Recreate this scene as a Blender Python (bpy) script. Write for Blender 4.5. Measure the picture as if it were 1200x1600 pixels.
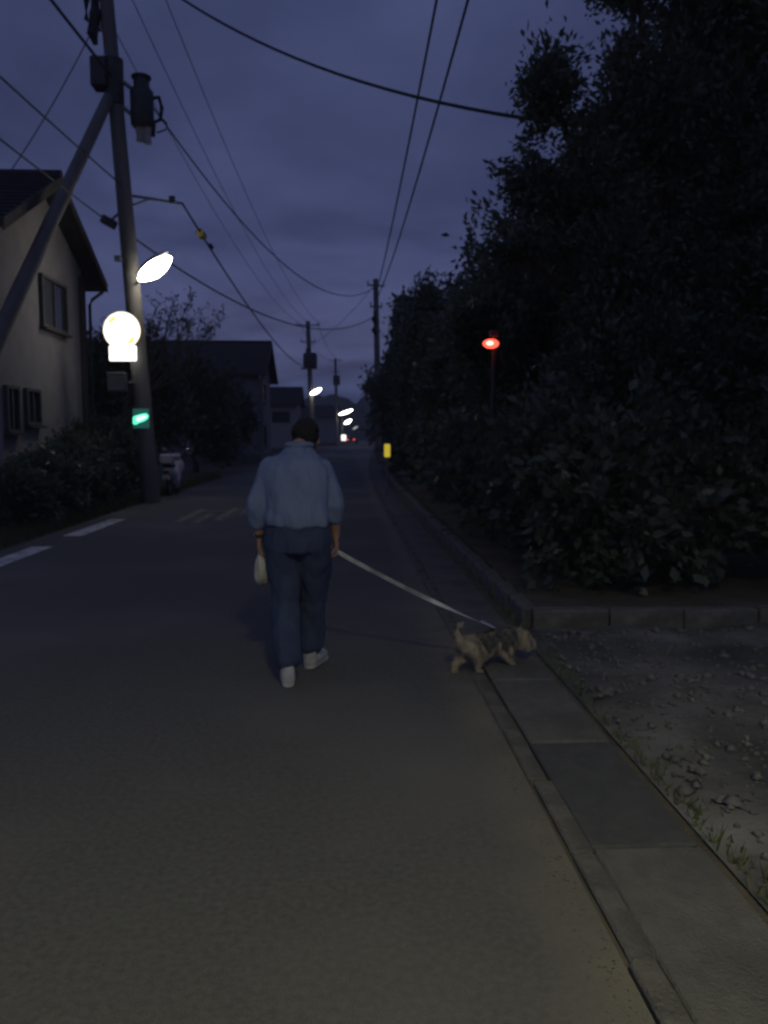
import bpy, bmesh, math, random
import numpy as np
from mathutils import Vector, Matrix, Euler, noise as mnoise

R = math.radians
rng = np.random.default_rng(7)
random.seed(7)
for o in list(bpy.data.objects):
    bpy.data.objects.remove(o)
sc = bpy.context.scene
col = sc.collection

# ------------------------------------------------------------------ camera
cam_d = bpy.data.cameras.new('camera')
cam = bpy.data.objects.new('camera', cam_d)
col.objects.link(cam)
cam.location = (0, 0, 1.5)
cam.rotation_euler = (R(90 - 5.42), 0, R(-2.76))
cam_d.sensor_fit = 'VERTICAL'
cam_d.sensor_height = 36
cam_d.lens = 28
cam_d.clip_start = 0.05
cam_d.clip_end = 6000
cam_d.dof.use_dof = True            # the phone missed its focus: everything is a little soft
cam_d.dof.focus_distance = 1.0
cam_d.dof.aperture_fstop = 7.5
sc.camera = cam
sc.render.resolution_x, sc.render.resolution_y = 768, 1024

# ------------------------------------------------------------------ world, sun, exposure
SUN_EL, SUN_ROT = -2.0, 200.0
w = bpy.data.worlds.new('World')
sc.world = w
w.use_nodes = True
nt = w.node_tree
nt.nodes.clear()
N, L = nt.nodes, nt.links
out = N.new('ShaderNodeOutputWorld')
bg = N.new('ShaderNodeBackground')
L.new(bg.outputs[0], out.inputs[0])
sky = N.new('ShaderNodeTexSky')
sky.sky_type = 'NISHITA'
sky.sun_disc = False
sky.sun_elevation = R(SUN_EL)
sky.sun_rotation = R(SUN_ROT)
sky.air_density = 1.0
sky.dust_density = 0.3
sky.ozone_density = 3.0
bg.inputs['Strength'].default_value = 0.1
tc = N.new('ShaderNodeTexCoord')
sep = N.new('ShaderNodeSeparateXYZ')
L.new(tc.outputs['Generated'], sep.inputs[0])
zc = N.new('ShaderNodeMath'); zc.operation = 'MAXIMUM'; zc.inputs[1].default_value = 0.0
L.new(sep.outputs['Z'], zc.inputs[0])
za = N.new('ShaderNodeMath'); za.operation = 'ADD'; za.inputs[1].default_value = 0.12
L.new(zc.outputs[0], za.inputs[0])
dx = N.new('ShaderNodeMath'); dx.operation = 'DIVIDE'
dy = N.new('ShaderNodeMath'); dy.operation = 'DIVIDE'
L.new(sep.outputs['X'], dx.inputs[0]); L.new(za.outputs[0], dx.inputs[1])
L.new(sep.outputs['Y'], dy.inputs[0]); L.new(za.outputs[0], dy.inputs[1])
cmb = N.new('ShaderNodeCombineXYZ')
L.new(dx.outputs[0], cmb.inputs[0]); L.new(dy.outputs[0], cmb.inputs[1])
n1 = N.new('ShaderNodeTexNoise')
n1.inputs['Scale'].default_value = 0.85
n1.inputs['Detail'].default_value = 7
n1.inputs['Roughness'].default_value = 0.55
n1.inputs['Distortion'].default_value = 0.25
L.new(cmb.outputs[0], n1.inputs['Vector'])
cr = N.new('ShaderNodeValToRGB')          # cloud sheet: thick grey blue to thin paler blue
cr.color_ramp.elements[0].position = 0.40
cr.color_ramp.elements[0].color = (0.34, 0.43, 0.97, 1)
cr.color_ramp.elements[1].position = 0.68
cr.color_ramp.elements[1].color = (0.74, 0.91, 1.95, 1)
L.new(n1.outputs['Fac'], cr.inputs[0])
tint = N.new('ShaderNodeMix'); tint.data_type = 'RGBA'; tint.blend_type = 'MULTIPLY'
tint.inputs[0].default_value = 1.0
tint.inputs[7].default_value = (8, 9, 14, 1)
L.new(sky.outputs[0], tint.inputs[6])
mx = N.new('ShaderNodeMix'); mx.data_type = 'RGBA'
mx.inputs[0].default_value = 0.90
L.new(tint.outputs[2], mx.inputs[6])
L.new(cr.outputs[0], mx.inputs[7])
hzr = N.new('ShaderNodeMapRange')          # the cloud sheet thins out low down, all round the horizon
hzr.interpolation_type = 'SMOOTHSTEP'
hzr.inputs[1].default_value = 0.12; hzr.inputs[2].default_value = 0.36
hzr.inputs[3].default_value = 1.42; hzr.inputs[4].default_value = 0.92
L.new(sep.outputs['Z'], hzr.inputs[0])
hzm = N.new('ShaderNodeVectorMath'); hzm.operation = 'SCALE'
L.new(mx.outputs[2], hzm.inputs[0]); L.new(hzr.outputs[0], hzm.inputs['Scale'])
L.new(hzm.outputs[0], bg.inputs['Color'])

sun_d = bpy.data.lights.new('sun', 'SUN')
sun_d.energy = 0.01
sun_d.angle = R(40)
sun_d.color = (1.0, 0.9, 0.85)
sun = bpy.data.objects.new('sun', sun_d)
col.objects.link(sun)
sun.location = (-10, -30, 40)
sun.rotation_euler = (R(62), 0, R(-20))

vs = sc.view_settings
vs.view_transform = 'Standard'
vs.look = 'None'
vs.exposure = 0
vs.gamma = 1
sc.render.engine = 'CYCLES'

# ------------------------------------------------------------------ helpers
FPX = 1600 * 28 / 36
CAMR = cam.rotation_euler.to_matrix()
CAML = Vector(cam.location)

def at(px, py, Y):
    """a place in the street at distance Y seen at that picture position (measuring aid)"""
    d = CAMR @ Vector(((px - 600) / FPX, -(py - 800) / FPX, -1))
    return CAML + d * (Y / d.y)

def shift(Y):
    """the street bends gently to the right further on"""
    return float(np.interp(Y, [0, 22, 40, 65, 90, 118, 182, 300], [0, 0, 0.35, 1.3, 2.3, 3.5, 5.0, 6.5]))

wl = {}
def tag(o, label=None, cat=None, group=None, kind=None):
    if label: o['label'] = label
    if cat: o['category'] = cat
    if group: o['group'] = group
    if kind: o['kind'] = kind
    return o

def empty(name, loc, label, cat, group=None):
    o = bpy.data.objects.new(name, None)
    col.objects.link(o)
    o.location = loc
    o.empty_display_size = 0.2
    wl[o] = Vector(loc)
    return tag(o, label, cat, group)

def link_mesh(name, me, mat, parent=None, org=None):
    o = bpy.data.objects.new(name, me)
    col.objects.link(o)
    if mat and len(me.materials) == 0:
        me.materials.append(mat)
    if parent is not None:
        o.parent = parent
        wl[o] = wl[parent]
    else:
        wl[o] = Vector(org or (0, 0, 0))
        o.location = wl[o]
    return o

class MB:
    def __init__(s):
        s.v = []; s.f = []
    def add(s, vs, fs):
        b = len(s.v)
        s.v += [tuple(v) for v in vs]
        s.f += [tuple(i + b for i in f) for f in fs]
        return s
    def box(s, c, d, rot=None, taper=1.0):
        x, y, z = d[0] / 2, d[1] / 2, d[2] / 2
        m = rot if rot is not None else Matrix.Identity(3)
        c = Vector(c)
        vs = [c + m @ Vector((sx * x * (taper if sz > 0 else 1), sy * y * (taper if sz > 0 else 1), sz * z))
              for sz in (-1, 1) for sy in (-1, 1) for sx in (-1, 1)]
        return s.add(vs, [(0, 2, 3, 1), (4, 5, 7, 6), (0, 1, 5, 4), (2, 6, 7, 3), (0, 4, 6, 2), (1, 3, 7, 5)])
    def tube(s, pts, rad, seg=8, cap=True, flat=1.0):
        pts = [Vector(p) for p in pts]
        n = len(pts)
        if not hasattr(rad, '__len__'): rad = [rad] * n
        b = len(s.v)
        up = Vector((0, 0, 1))
        for i, p in enumerate(pts):
            t = (pts[min(i + 1, n - 1)] - pts[max(i - 1, 0)])
            if t.length < 1e-9: t = Vector((0, 0, 1))
            t.normalize()
            u = t.cross(up)
            if u.length < 0.05: u = t.cross(Vector((0, 1, 0)))
            u.normalize()
            v = t.cross(u)
            for k in range(seg):
                a = 2 * math.pi * k / seg
                s.v.append(tuple(p + (u * math.cos(a) + v * math.sin(a) * flat) * rad[i]))
        for i in range(n - 1):
            for k in range(seg):
                k2 = (k + 1) % seg
                s.f.append((b + i * seg + k, b + i * seg + k2, b + (i + 1) * seg + k2, b + (i + 1) * seg + k))
        if cap:
            s.f.append(tuple(b + k for k in range(seg))[::-1])
            s.f.append(tuple(b + (n - 1) * seg + k for k in range(seg)))
        return s
    def prism(s, poly, axis_vec):
        a = Vector(axis_vec)
        n = len(poly)
        vs = [Vector(p) for p in poly] + [Vector(p) + a for p in poly]
        fs = [tuple(range(n))[::-1], tuple(range(n, 2 * n))]
        fs += [(i, (i + 1) % n, n + (i + 1) % n, n + i) for i in range(n)]
        return s.add(vs, fs)
    def ball(s, c, r, seg=12, rings=8):
        c = Vector(c)
        if not hasattr(r, '__len__'): r = (r, r, r)
        b = len(s.v)
        s.v.append(tuple(c + Vector((0, 0, r[2]))))
        for i in range(1, rings):
            th = math.pi * i / rings
            for k in range(seg):
                a = 2 * math.pi * k / seg
                s.v.append((c.x + r[0] * math.sin(th) * math.cos(a), c.y + r[1] * math.sin(th) * math.sin(a), c.z + r[2] * math.cos(th)))
        s.v.append(tuple(c - Vector((0, 0, r[2]))))
        e = len(s.v) - 1
        for k in range(seg):
            k2 = (k + 1) % seg
            s.f.append((b, b + 1 + k, b + 1 + k2))
            for i in range(rings - 2):
                s.f.append((b + 1 + i * seg + k, b + 1 + (i + 1) * seg + k, b + 1 + (i + 1) * seg + k2, b + 1 + i * seg + k2))
            s.f.append((e, b + 1 + (rings - 2) * seg + k2, b + 1 + (rings - 2) * seg + k))
        return s
    def cone(s, a, b_, ra, rb, n=5):
        """tapered capsule for bodies"""
        a, b_ = Vector(a), Vector(b_)
        pts = [a.lerp(b_, i / n) for i in range(n + 1)]
        rs = [ra + (rb - ra) * i / n for i in range(n + 1)]
        s.tube(pts, rs, 12)
        s.ball(a, ra); s.ball(b_, rb)
        return s
    def mesh(s, name, off=Vector((0, 0, 0)), smooth=False, bevel=0):
        me = bpy.data.meshes.new(name)
        me.from_pydata([(v[0] - off[0], v[1] - off[1], v[2] - off[2]) for v in s.v], [], s.f)
        bm = bmesh.new(); bm.from_mesh(me)
        bmesh.ops.recalc_face_normals(bm, faces=bm.faces)
        if bevel:
            bmesh.ops.bevel(bm, geom=bm.edges[:], offset=bevel, segments=1, affect='EDGES')
        bm.to_mesh(me); bm.free()
        if smooth:
            me.polygons.foreach_set('use_smooth', [True] * len(me.polygons))
            try: me.set_sharp_from_angle(angle=R(50))
            except Exception: pass
        return me
    def build(s, name, mat, parent=None, smooth=False, bevel=0, org=None):
        off = wl[parent] if parent is not None else Vector(org or (0, 0, 0))
        return link_mesh(name, s.mesh(name, off, smooth, bevel), mat, parent, off)

def np_mesh(name, v, f, mat, parent=None, org=(0, 0, 0), smooth=False):
    off = np.array(wl[parent] if parent is not None else org)
    v = np.asarray(v, float) - off
    f = np.asarray(f)
    me = bpy.data.meshes.new(name)
    me.vertices.add(len(v)); me.vertices.foreach_set('co', v.astype(np.float32).ravel())
    k = f.shape[1]
    me.loops.add(f.size); me.loops.foreach_set('vertex_index', f.astype(np.int32).ravel())
    me.polygons.add(len(f)); me.polygons.foreach_set('loop_start', np.arange(0, f.size, k, dtype=np.int32))
    me.update(calc_edges=True)
    if smooth: me.polygons.foreach_set('use_smooth', [True] * len(f))
    return link_mesh(name, me, mat, parent, Vector(off))

def remesh(mb, voxel, smooth_it=6, fac=0.5):
    me = mb.mesh('tmp')
    o = bpy.data.objects.new('tmp', me); col.objects.link(o)
    m = o.modifiers.new('r', 'REMESH'); m.mode = 'VOXEL'; m.voxel_size = voxel
    m2 = o.modifiers.new('s', 'SMOOTH'); m2.iterations = smooth_it; m2.factor = fac
    dg = bpy.context.evaluated_depsgraph_get()
    r = bpy.data.meshes.new_from_object(o.evaluated_get(dg))
    bpy.data.objects.remove(o); bpy.data.meshes.remove(me)
    r.polygons.foreach_set('use_smooth', [True] * len(r.polygons))
    return r

def organic(mb, name, mat, parent, voxel=0.012, it=6, fold=0, fscale=6.0, seed=0.0, zs=1.7):
    me = remesh(mb, voxel, it)
    off = wl[parent]
    nr = [v.normal.copy() for v in me.vertices]
    for v, n in zip(me.vertices, nr):
        if fold:
            p = Vector((v.co.x * fscale + seed, v.co.y * fscale, v.co.z * fscale * zs + 2.0 * v.co.x))
            v.co += n * fold * (mnoise.fractal(p, 1.0, 2.0, 3) + 0.25)
        v.co -= off
    me.name = name
    return link_mesh(name, me, mat, parent)

# ------------------------------------------------------------------ materials
MATS = {}
def mat(name, c1, c2=None, rough=0.8, scale=4.0, bump=0.0, bscale=None, metallic=0.0, spec=0.3, detail=5, emit=None, estr=0.0,
        stretch=None, c3=None, s3=0.5, lo=0.35, hi=0.65):
    if name in MATS: return MATS[name]
    m = bpy.data.materials.new(name); m.use_nodes = True
    t = m.node_tree; n = t.nodes; l = t.links
    b = n['Principled BSDF']
    b.inputs['Roughness'].default_value = rough
    b.inputs['Metallic'].default_value = metallic
    b.inputs['Specular IOR Level'].default_value = spec
    geo = n.new('ShaderNodeTexCoord')
    vec = geo.outputs['Object']
    if stretch:
        mp = n.new('ShaderNodeMapping'); mp.inputs['Scale'].default_value = stretch
        l.new(vec, mp.inputs[0]); vec = mp.outputs[0]
    c2 = c2 or tuple(x * 0.7 for x in c1)
    nz = n.new('ShaderNodeTexNoise'); nz.inputs['Scale'].default_value = scale; nz.inputs['Detail'].default_value = detail
    nz.inputs['Roughness'].default_value = 0.6
    l.new(vec, nz.inputs['Vector'])
    rp = n.new('ShaderNodeValToRGB')
    rp.color_ramp.elements[0].position = lo; rp.color_ramp.elements[0].color = (*c1, 1)
    rp.color_ramp.elements[1].position = hi; rp.color_ramp.elements[1].color = (*c2, 1)
    l.new(nz.outputs['Fac'], rp.inputs[0])
    last = rp.outputs[0]
    if c3:
        nz3 = n.new('ShaderNodeTexNoise'); nz3.inputs['Scale'].default_value = s3; nz3.inputs['Detail'].default_value = 6
        l.new(vec, nz3.inputs['Vector'])
        r3 = n.new('ShaderNodeValToRGB'); r3.color_ramp.elements[0].position = 0.48; r3.color_ramp.elements[1].position = 0.68
        l.new(nz3.outputs['Fac'], r3.inputs[0])
        mm = n.new('ShaderNodeMix'); mm.data_type = 'RGBA'
        l.new(r3.outputs[0], mm.inputs[0]); l.new(last, mm.inputs[6]); mm.inputs[7].default_value = (*c3, 1)
        last = mm.outputs[2]
    l.new(last, b.inputs['Base Color'])
    if bump:
        nb = n.new('ShaderNodeTexNoise'); nb.inputs['Scale'].default_value = bscale or scale * 6; nb.inputs['Detail'].default_value = 6
        l.new(vec, nb.inputs['Vector'])
        bp = n.new('ShaderNodeBump'); bp.inputs['Strength'].default_value = bump; bp.inputs['Distance'].default_value = 0.02
        l.new(nb.outputs['Fac'], bp.inputs['Height']); l.new(bp.outputs[0], b.inputs['Normal'])
    if emit:
        b.inputs['Emission Color'].default_value = (*emit, 1)
        b.inputs['Emission Strength'].default_value = estr
    MATS[name] = m
    return m

ASPHALT = mat('asphalt', (0.105, 0.105, 0.105), (0.15, 0.15, 0.147), 0.9, 38, 0.6, 160, c3=(0.185, 0.18, 0.172), s3=0.42)
SOIL = mat('soil', (0.09, 0.08, 0.06), (0.14, 0.125, 0.10), 0.95, 3, 0.7, 30)
ROUGH = mat('broken_concrete', (0.062, 0.062, 0.058), (0.12, 0.119, 0.114), 0.95, 1.6, 0.9, 22, c3=(0.23, 0.225, 0.215), s3=1.1)
KERB = mat('kerb_concrete', (0.19, 0.186, 0.17), (0.11, 0.108, 0.10), 0.95, 9, 0.8, 60, c3=(0.10, 0.098, 0.09), s3=3.0)
LID = mat('lid_concrete', (0.13, 0.13, 0.125), (0.17, 0.168, 0.158), 0.95, 14, 0.7, 90, c3=(0.105, 0.105, 0.10), s3=2.2)
LID2 = mat('lid_new_asphalt', (0.075, 0.078, 0.083), (0.10, 0.10, 0.105), 0.9, 12, 0.6, 90)
PAINT = mat('road_paint', (0.80, 0.80, 0.78), (0.55, 0.55, 0.54), 0.8, 7, 0.3, 60, c3=(0.34, 0.34, 0.33), s3=3.0)
PAINT_WORN = mat('worn_paint', (0.33, 0.31, 0.24), (0.14, 0.135, 0.12), 0.9, 9, 0.4, 80)
CONC = mat('pole_concrete', (0.20, 0.19, 0.175), (0.15, 0.143, 0.13), 0.85, 3, 0.3, 50, stretch=(1, 1, 0.2))
STEEL = mat('galvanised_steel', (0.28, 0.29, 0.30), (0.20, 0.205, 0.21), 0.5, 8, 0.1, metallic=0.6)
DARKMET = mat('dark_metal', (0.07, 0.072, 0.075), (0.05, 0.05, 0.052), 0.55, 8, 0.1, metallic=0.3)
RUBBER = mat('black_cable', (0.03, 0.03, 0.032), (0.045, 0.045, 0.047), 0.6, 20)
PORC = mat('insulator_porcelain', (0.42, 0.40, 0.37), (0.32, 0.31, 0.29), 0.25, 10)
LAMPGLASS = mat('lit_lamp_glass', (0.9, 0.9, 0.85), None, 0.4, 5, emit=(1.0, 0.93, 0.80), estr=20)
LAMPGLASS_ADDED = mat('added_flash_lamp_glass', (0.9, 0.9, 0.85), None, 0.4, 5, emit=(1.0, 0.93, 0.52), estr=640)  # added lamp behind the viewer, replaces the phone flash
LAMPGLASS_F = mat('far_lit_lamp_glass', (0.9, 0.9, 0.85), None, 0.4, 5, emit=(1.0, 0.95, 0.84), estr=10)
LAMPGLASS_D = mat('dim_lit_lamp_glass', (0.9, 0.9, 0.85), None, 0.4, 5, emit=(0.95, 1.0, 0.9), estr=0.55)
SIGNGLOW = mat('flash_glow_sign_face', (0.85, 0.85, 0.85), None, 0.4, 5, emit=(1.0, 0.99, 0.95), estr=2.2)  # sign face, rim and arcs: emission imitates flash thrown back
SIGNRING = mat('flash_glow_sign_rim', (0.85, 0.8, 0.7), None, 0.4, 5, emit=(1.0, 0.86, 0.62), estr=1.2)
SIGNYEL = mat('flash_glow_sign_yellow', (0.8, 0.8, 0.3), None, 0.4, 5, emit=(0.93, 0.93, 0.35), estr=1.0)
TEAL = mat('teal_plate', (0.05, 0.24, 0.22), (0.05, 0.20, 0.19), 0.4, 5, emit=(0.10, 0.55, 0.50), estr=0.12)  # reflective plate and green marks: flash return put in as emission
GREENGLOW = mat('flash_glow_green_mark', (0.3, 0.8, 0.5), None, 0.4, 5, emit=(0.12, 1.0, 0.52), estr=1.5)
GREENGLOW2 = mat('flash_glow_pale_green_mark', (0.6, 0.9, 0.7), None, 0.4, 5, emit=(0.50, 1.0, 0.76), estr=2.2)
YELGLOW = mat('flash_glow_yellow_marker', (0.8, 0.65, 0.05), None, 0.4, 5, emit=(0.85, 0.66, 0.06), estr=0.55)  # a reflector, no lamp: the glow imitates its flash return
REDLIT = mat('lit_red_lamp', (0.7, 0.05, 0.04), None, 0.3, 5, emit=(1.0, 0.075, 0.045), estr=3.0)
REDHOT = mat('lit_red_lamp_core', (0.9, 0.4, 0.3), None, 0.3, 5, emit=(1.0, 0.50, 0.36), estr=3.0)
REDPAINT = mat('red_painted_steel', (0.10, 0.025, 0.022), (0.07, 0.02, 0.018), 0.45, 6)
WALL1 = mat('pale_stucco', (0.34, 0.315, 0.30), (0.28, 0.262, 0.248), 0.95, 2.5, 0.4, 120)
WALL2 = mat('grey_siding', (0.24, 0.24, 0.24), (0.19, 0.19, 0.19), 0.9, 2.5, 0.3, 60)
ROOF = mat('dark_roof', (0.055, 0.055, 0.06), (0.04, 0.04, 0.045), 0.8, 5, 0.3, 40)
TRIM = mat('dark_timber_trim', (0.10, 0.085, 0.07), (0.07, 0.06, 0.05), 0.8, 6, 0.2)
FRAME = mat('window_frame', (0.12, 0.115, 0.11), (0.09, 0.088, 0.085), 0.5, 5)
GLASSM = mat('window_pane', (0.05, 0.055, 0.06), (0.04, 0.043, 0.05), 0.08, 2, spec=0.5)
SHUTTER = mat('window_shutter', (0.06, 0.065, 0.08), (0.05, 0.055, 0.065), 0.6, 4)
BARK = mat('bark', (0.10, 0.08, 0.06), (0.06, 0.05, 0.04), 0.95, 6, 0.8, 25, stretch=(1, 1, 0.25))
LEAF = mat('leaf', (0.10, 0.13, 0.09), (0.12, 0.155, 0.11), 0.42, 1.5, spec=0.7)
LEAF_D = mat('dark_leaf', (0.09, 0.12, 0.085), (0.115, 0.145, 0.105), 0.42, 1.5, spec=0.7)
LEAF_L = mat('hedge_leaf', (0.095, 0.12, 0.085), (0.115, 0.145, 0.10), 0.42, 1.5, spec=0.7)
GRASS = mat('grass_blade', (0.08, 0.11, 0.04), (0.12, 0.13, 0.06), 0.7, 3)
STONE = mat('gravel_stone', (0.19, 0.187, 0.18), (0.11, 0.108, 0.105), 0.95, 5, 0.3)
HILLM = mat('wooded_hill', (0.04, 0.05, 0.035), (0.06, 0.07, 0.05), 1.0, 0.05)
SHIRT = mat('light_blue_shirt', (0.215, 0.275, 0.425), (0.18, 0.235, 0.37), 0.9, 5, 0.25, 250)
JEANS = mat('navy_trousers', (0.062, 0.084, 0.155), (0.044, 0.062, 0.122), 0.9, 7, 0.3, 300)
SKIN = mat('skin', (0.46, 0.27, 0.19), (0.40, 0.23, 0.16), 0.6, 12, 0.1)
HAIR = mat('black_hair', (0.018, 0.016, 0.016), (0.03, 0.027, 0.026), 0.5, 30, 0.5, 90, stretch=(3, 3, 0.6))
SHOE = mat('pale_shoe', (0.55, 0.55, 0.55), (0.40, 0.40, 0.40), 0.7, 12, 0.2)
SOLE = mat('shoe_sole', (0.62, 0.61, 0.58), (0.5, 0.49, 0.47), 0.8, 12)
BAGM = mat('pale_plastic_bag', (0.62, 0.61, 0.52), (0.47, 0.45, 0.38), 0.35, 9, 0.4, 40)
LEASHM = mat('pale_leash_webbing', (0.80, 0.82, 0.80), (0.30, 0.32, 0.32), 0.6, 1.8, 0.2, 200, lo=0.42, hi=0.56)
FUR = mat('cream_fur', (0.52, 0.46, 0.35), (0.40, 0.35, 0.27), 0.9, 8)
FURG = mat('grey_fur', (0.15, 0.145, 0.14), (0.10, 0.097, 0.095), 0.9, 8)
HARN = mat('dog_harness', (0.10, 0.10, 0.11), (0.07, 0.07, 0.08), 0.7, 8)
METALB = mat('bright_metal', (0.7, 0.7, 0.7), None, 0.25, 5, metallic=0.9)
WHITEP = mat('white_paint', (0.50, 0.50, 0.56), (0.44, 0.44, 0.50), 0.3, 3)
BLACKP = mat('black_plastic', (0.03, 0.03, 0.03), (0.045, 0.045, 0.045), 0.5, 6)
TAILRED = mat('lit_tail_lamp', (0.6, 0.03, 0.03), None, 0.3, 5, emit=(1.0, 0.10, 0.08), estr=2.4)
CARP = mat('grey_car_paint', (0.12, 0.12, 0.13), (0.11, 0.11, 0.12), 0.3, 3)
SHOPLIT = mat('lit_machine_front', (0.8, 0.8, 0.8), None, 0.4, 5, emit=(1.0, 0.95, 0.86), estr=2.0)

for m_ in (LEAF, LEAF_D, LEAF_L):          # thin leaves let some light through
    t = m_.node_tree; b = t.nodes['Principled BSDF']; o_ = t.nodes['Material Output']
    tl = t.nodes.new('ShaderNodeBsdfTranslucent'); ms = t.nodes.new('ShaderNodeMixShader')
    t.links.new(b.inputs['Base Color'].links[0].from_socket, tl.inputs['Color'])
    ms.inputs[0].default_value = 0.4
    t.links.new(b.outputs[0], ms.inputs[1]); t.links.new(tl.outputs[0], ms.inputs[2]); t.links.new(ms.outputs[0], o_.inputs[0])
# sandy dust that gathers on the asphalt along the kerb
t = ASPHALT.node_tree; b = t.nodes['Principled BSDF']
src = b.inputs['Base Color'].links[0].from_socket
tcn = t.nodes.new('ShaderNodeTexCoord'); sx = t.nodes.new('ShaderNodeSeparateXYZ'); t.links.new(tcn.outputs['Object'], sx.inputs[0])
mr = t.nodes.new('ShaderNodeMapRange'); mr.inputs[1].default_value = 0.38; mr.inputs[2].default_value = 0.74
t.links.new(sx.outputs['X'], mr.inputs[0])
dn = t.nodes.new('ShaderNodeTexNoise'); dn.inputs['Scale'].default_value = 3.5; dn.inputs['Detail'].default_value = 8
t.links.new(tcn.outputs['Object'], dn.inputs['Vector'])
dm = t.nodes.new('ShaderNodeMath'); dm.operation = 'MULTIPLY'; t.links.new(mr.outputs[0], dm.inputs[0]); t.links.new(dn.outputs['Fac'], dm.inputs[1])
dr = t.nodes.new('ShaderNodeMapRange'); dr.inputs[1].default_value = 0.2; dr.inputs[2].default_value = 0.75; t.links.new(dm.outputs[0], dr.inputs[0])
mm = t.nodes.new('ShaderNodeMix'); mm.data_type = 'RGBA'; mm.inputs[7].default_value = (0.235, 0.215, 0.17, 1)
t.links.new(dr.outputs[0], mm.inputs[0]); t.links.new(src, mm.inputs[6]); t.links.new(mm.outputs[2], b.inputs['Base Color'])

# ================================================================== SETTING
def ribbon(name, x0, x1, ys, z, m, kind='structure', curved=True, org=(0, 0, 0)):
    v = []; f = []
    for y in ys:
        s_ = shift(y) if curved else 0
        v += [(x0 + s_, y, z), (x1 + s_, y, z)]
    for i in range(len(ys) - 1):
        f.append((2 * i, 2 * i + 1, 2 * i + 3, 2 * i + 2))
    o = MB().add(v, f).build(name, m)
    return tag(o, kind=kind)

g = MB().add([(-600, -90, -0.02), (600, -90, -0.02), (600, 640, -0.02), (-600, 640, -0.02)], [(0, 1, 2, 3)]).build('ground', SOIL)
tag(g, kind='structure')
YS = list(np.linspace(-12, 60, 37)) + list(np.linspace(64, 300, 50))
ribbon('road', -4.55, 0.789, YS, 0.0, ASPHALT)
# rough yard entrance beside the road on the right
nx, ny = 60, 90
gx = np.linspace(1.33, 9.0, nx); gy = np.linspace(-3, 6.0, ny)
vv = []
for y in gy:
    for x in gx:
        e = min(1, (x - 1.33) / 0.2)
        vv.append((x, y, 0.0 + e * (0.035 * mnoise.fractal(Vector((x * 1.3, y * 1.3, 0)), 1, 2, 4) + 0.02)))
ff = [(j * nx + i, j * nx + i + 1, (j + 1) * nx + i + 1, (j + 1) * nx + i) for j in range(ny - 1) for i in range(nx - 1)]
tag(np_mesh('yard_ground', vv, ff, ROUGH, smooth=True), kind='structure')
# loose stones
sv = []; sf = []
octf = [(0, 2, 4), (2, 1, 4), (1, 3, 4), (3, 0, 4), (2, 0, 5), (1, 2, 5), (3, 1, 5), (0, 3, 5)]
octv = np.array([(1, 0, 0), (-1, 0, 0), (0, 1, 0), (0, -1, 0), (0, 0, 0.6), (0, 0, -0.6)], float)
for k in range(2600):
    x = 1.36 + rng.gamma(1.5, 0.8); y = rng.uniform(1.0, 5.9)
    if x > 6: continue
    r = min(0.05, 0.008 + rng.exponential(0.009))
    a = rng.uniform(0, 6.28)
    p = octv * rng.uniform(0.6, 1.2, (6, 3)) * r
    p = np.c_[p[:, 0] * np.cos(a) - p[:, 1] * np.sin(a), p[:, 0] * np.sin(a) + p[:, 1] * np.cos(a), p[:, 2]]
    z = 0.02 + 0.035 * mnoise.fractal(Vector((x * 1.3, y * 1.3, 0)), 1, 2, 4)
    b = len(sv)
    sv += list(p + np.array([x, y, z + r * 0.25])); sf += [(i + b, j + b, q + b) for i, j, q in octf]
tag(np_mesh('loose_gravel', sv, sf, STONE), 'loose grey gravel scattered over the rough yard entrance', 'gravel', kind='stuff')

# gutter on the right: kerb stones and lids, each a piece
gut = tag(ribbon('gutter_bed', 0.76, 1.36, YS, -0.012, SOIL), kind='structure')
kst = MB().box((0, 0, 0), (0.085, 0.585, 0.10)).mesh('kerb_stone', bevel=0.008)
y = -0.3
while y < 40:
    o = link_mesh('kerb_stone', kst, KERB, gut)
    o.location = (0.835 + shift(y) + rng.normal(0, 0.006), y + 0.3, -0.036 + rng.normal(0, 0.006))
    o.rotation_euler = (rng.normal(0, 0.008), rng.normal(0, 0.03), rng.normal(0, 0.010))
    y += 0.6
lid = MB().box((0, 0, 0), (0.40, 0.985, 0.10)).mesh('gutter_lid', bevel=0.008)
lid_d = MB().box((0, 0, 0), (0.40, 0.985, 0.10)).mesh('gutter_lid', bevel=0.008)
y = -0.27
k = 0
while y < 40:
    dark = k == 3
    o = link_mesh('gutter_lid', lid_d if dark else lid, LID2 if dark else LID, gut)
    o.location = (1.085 + shift(y) + rng.normal(0, 0.004), y + 0.5, -0.042 + rng.normal(0, 0.004))
    o.rotation_euler = (0, 0, rng.normal(0, 0.004))
    y += 1.0; k += 1
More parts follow.
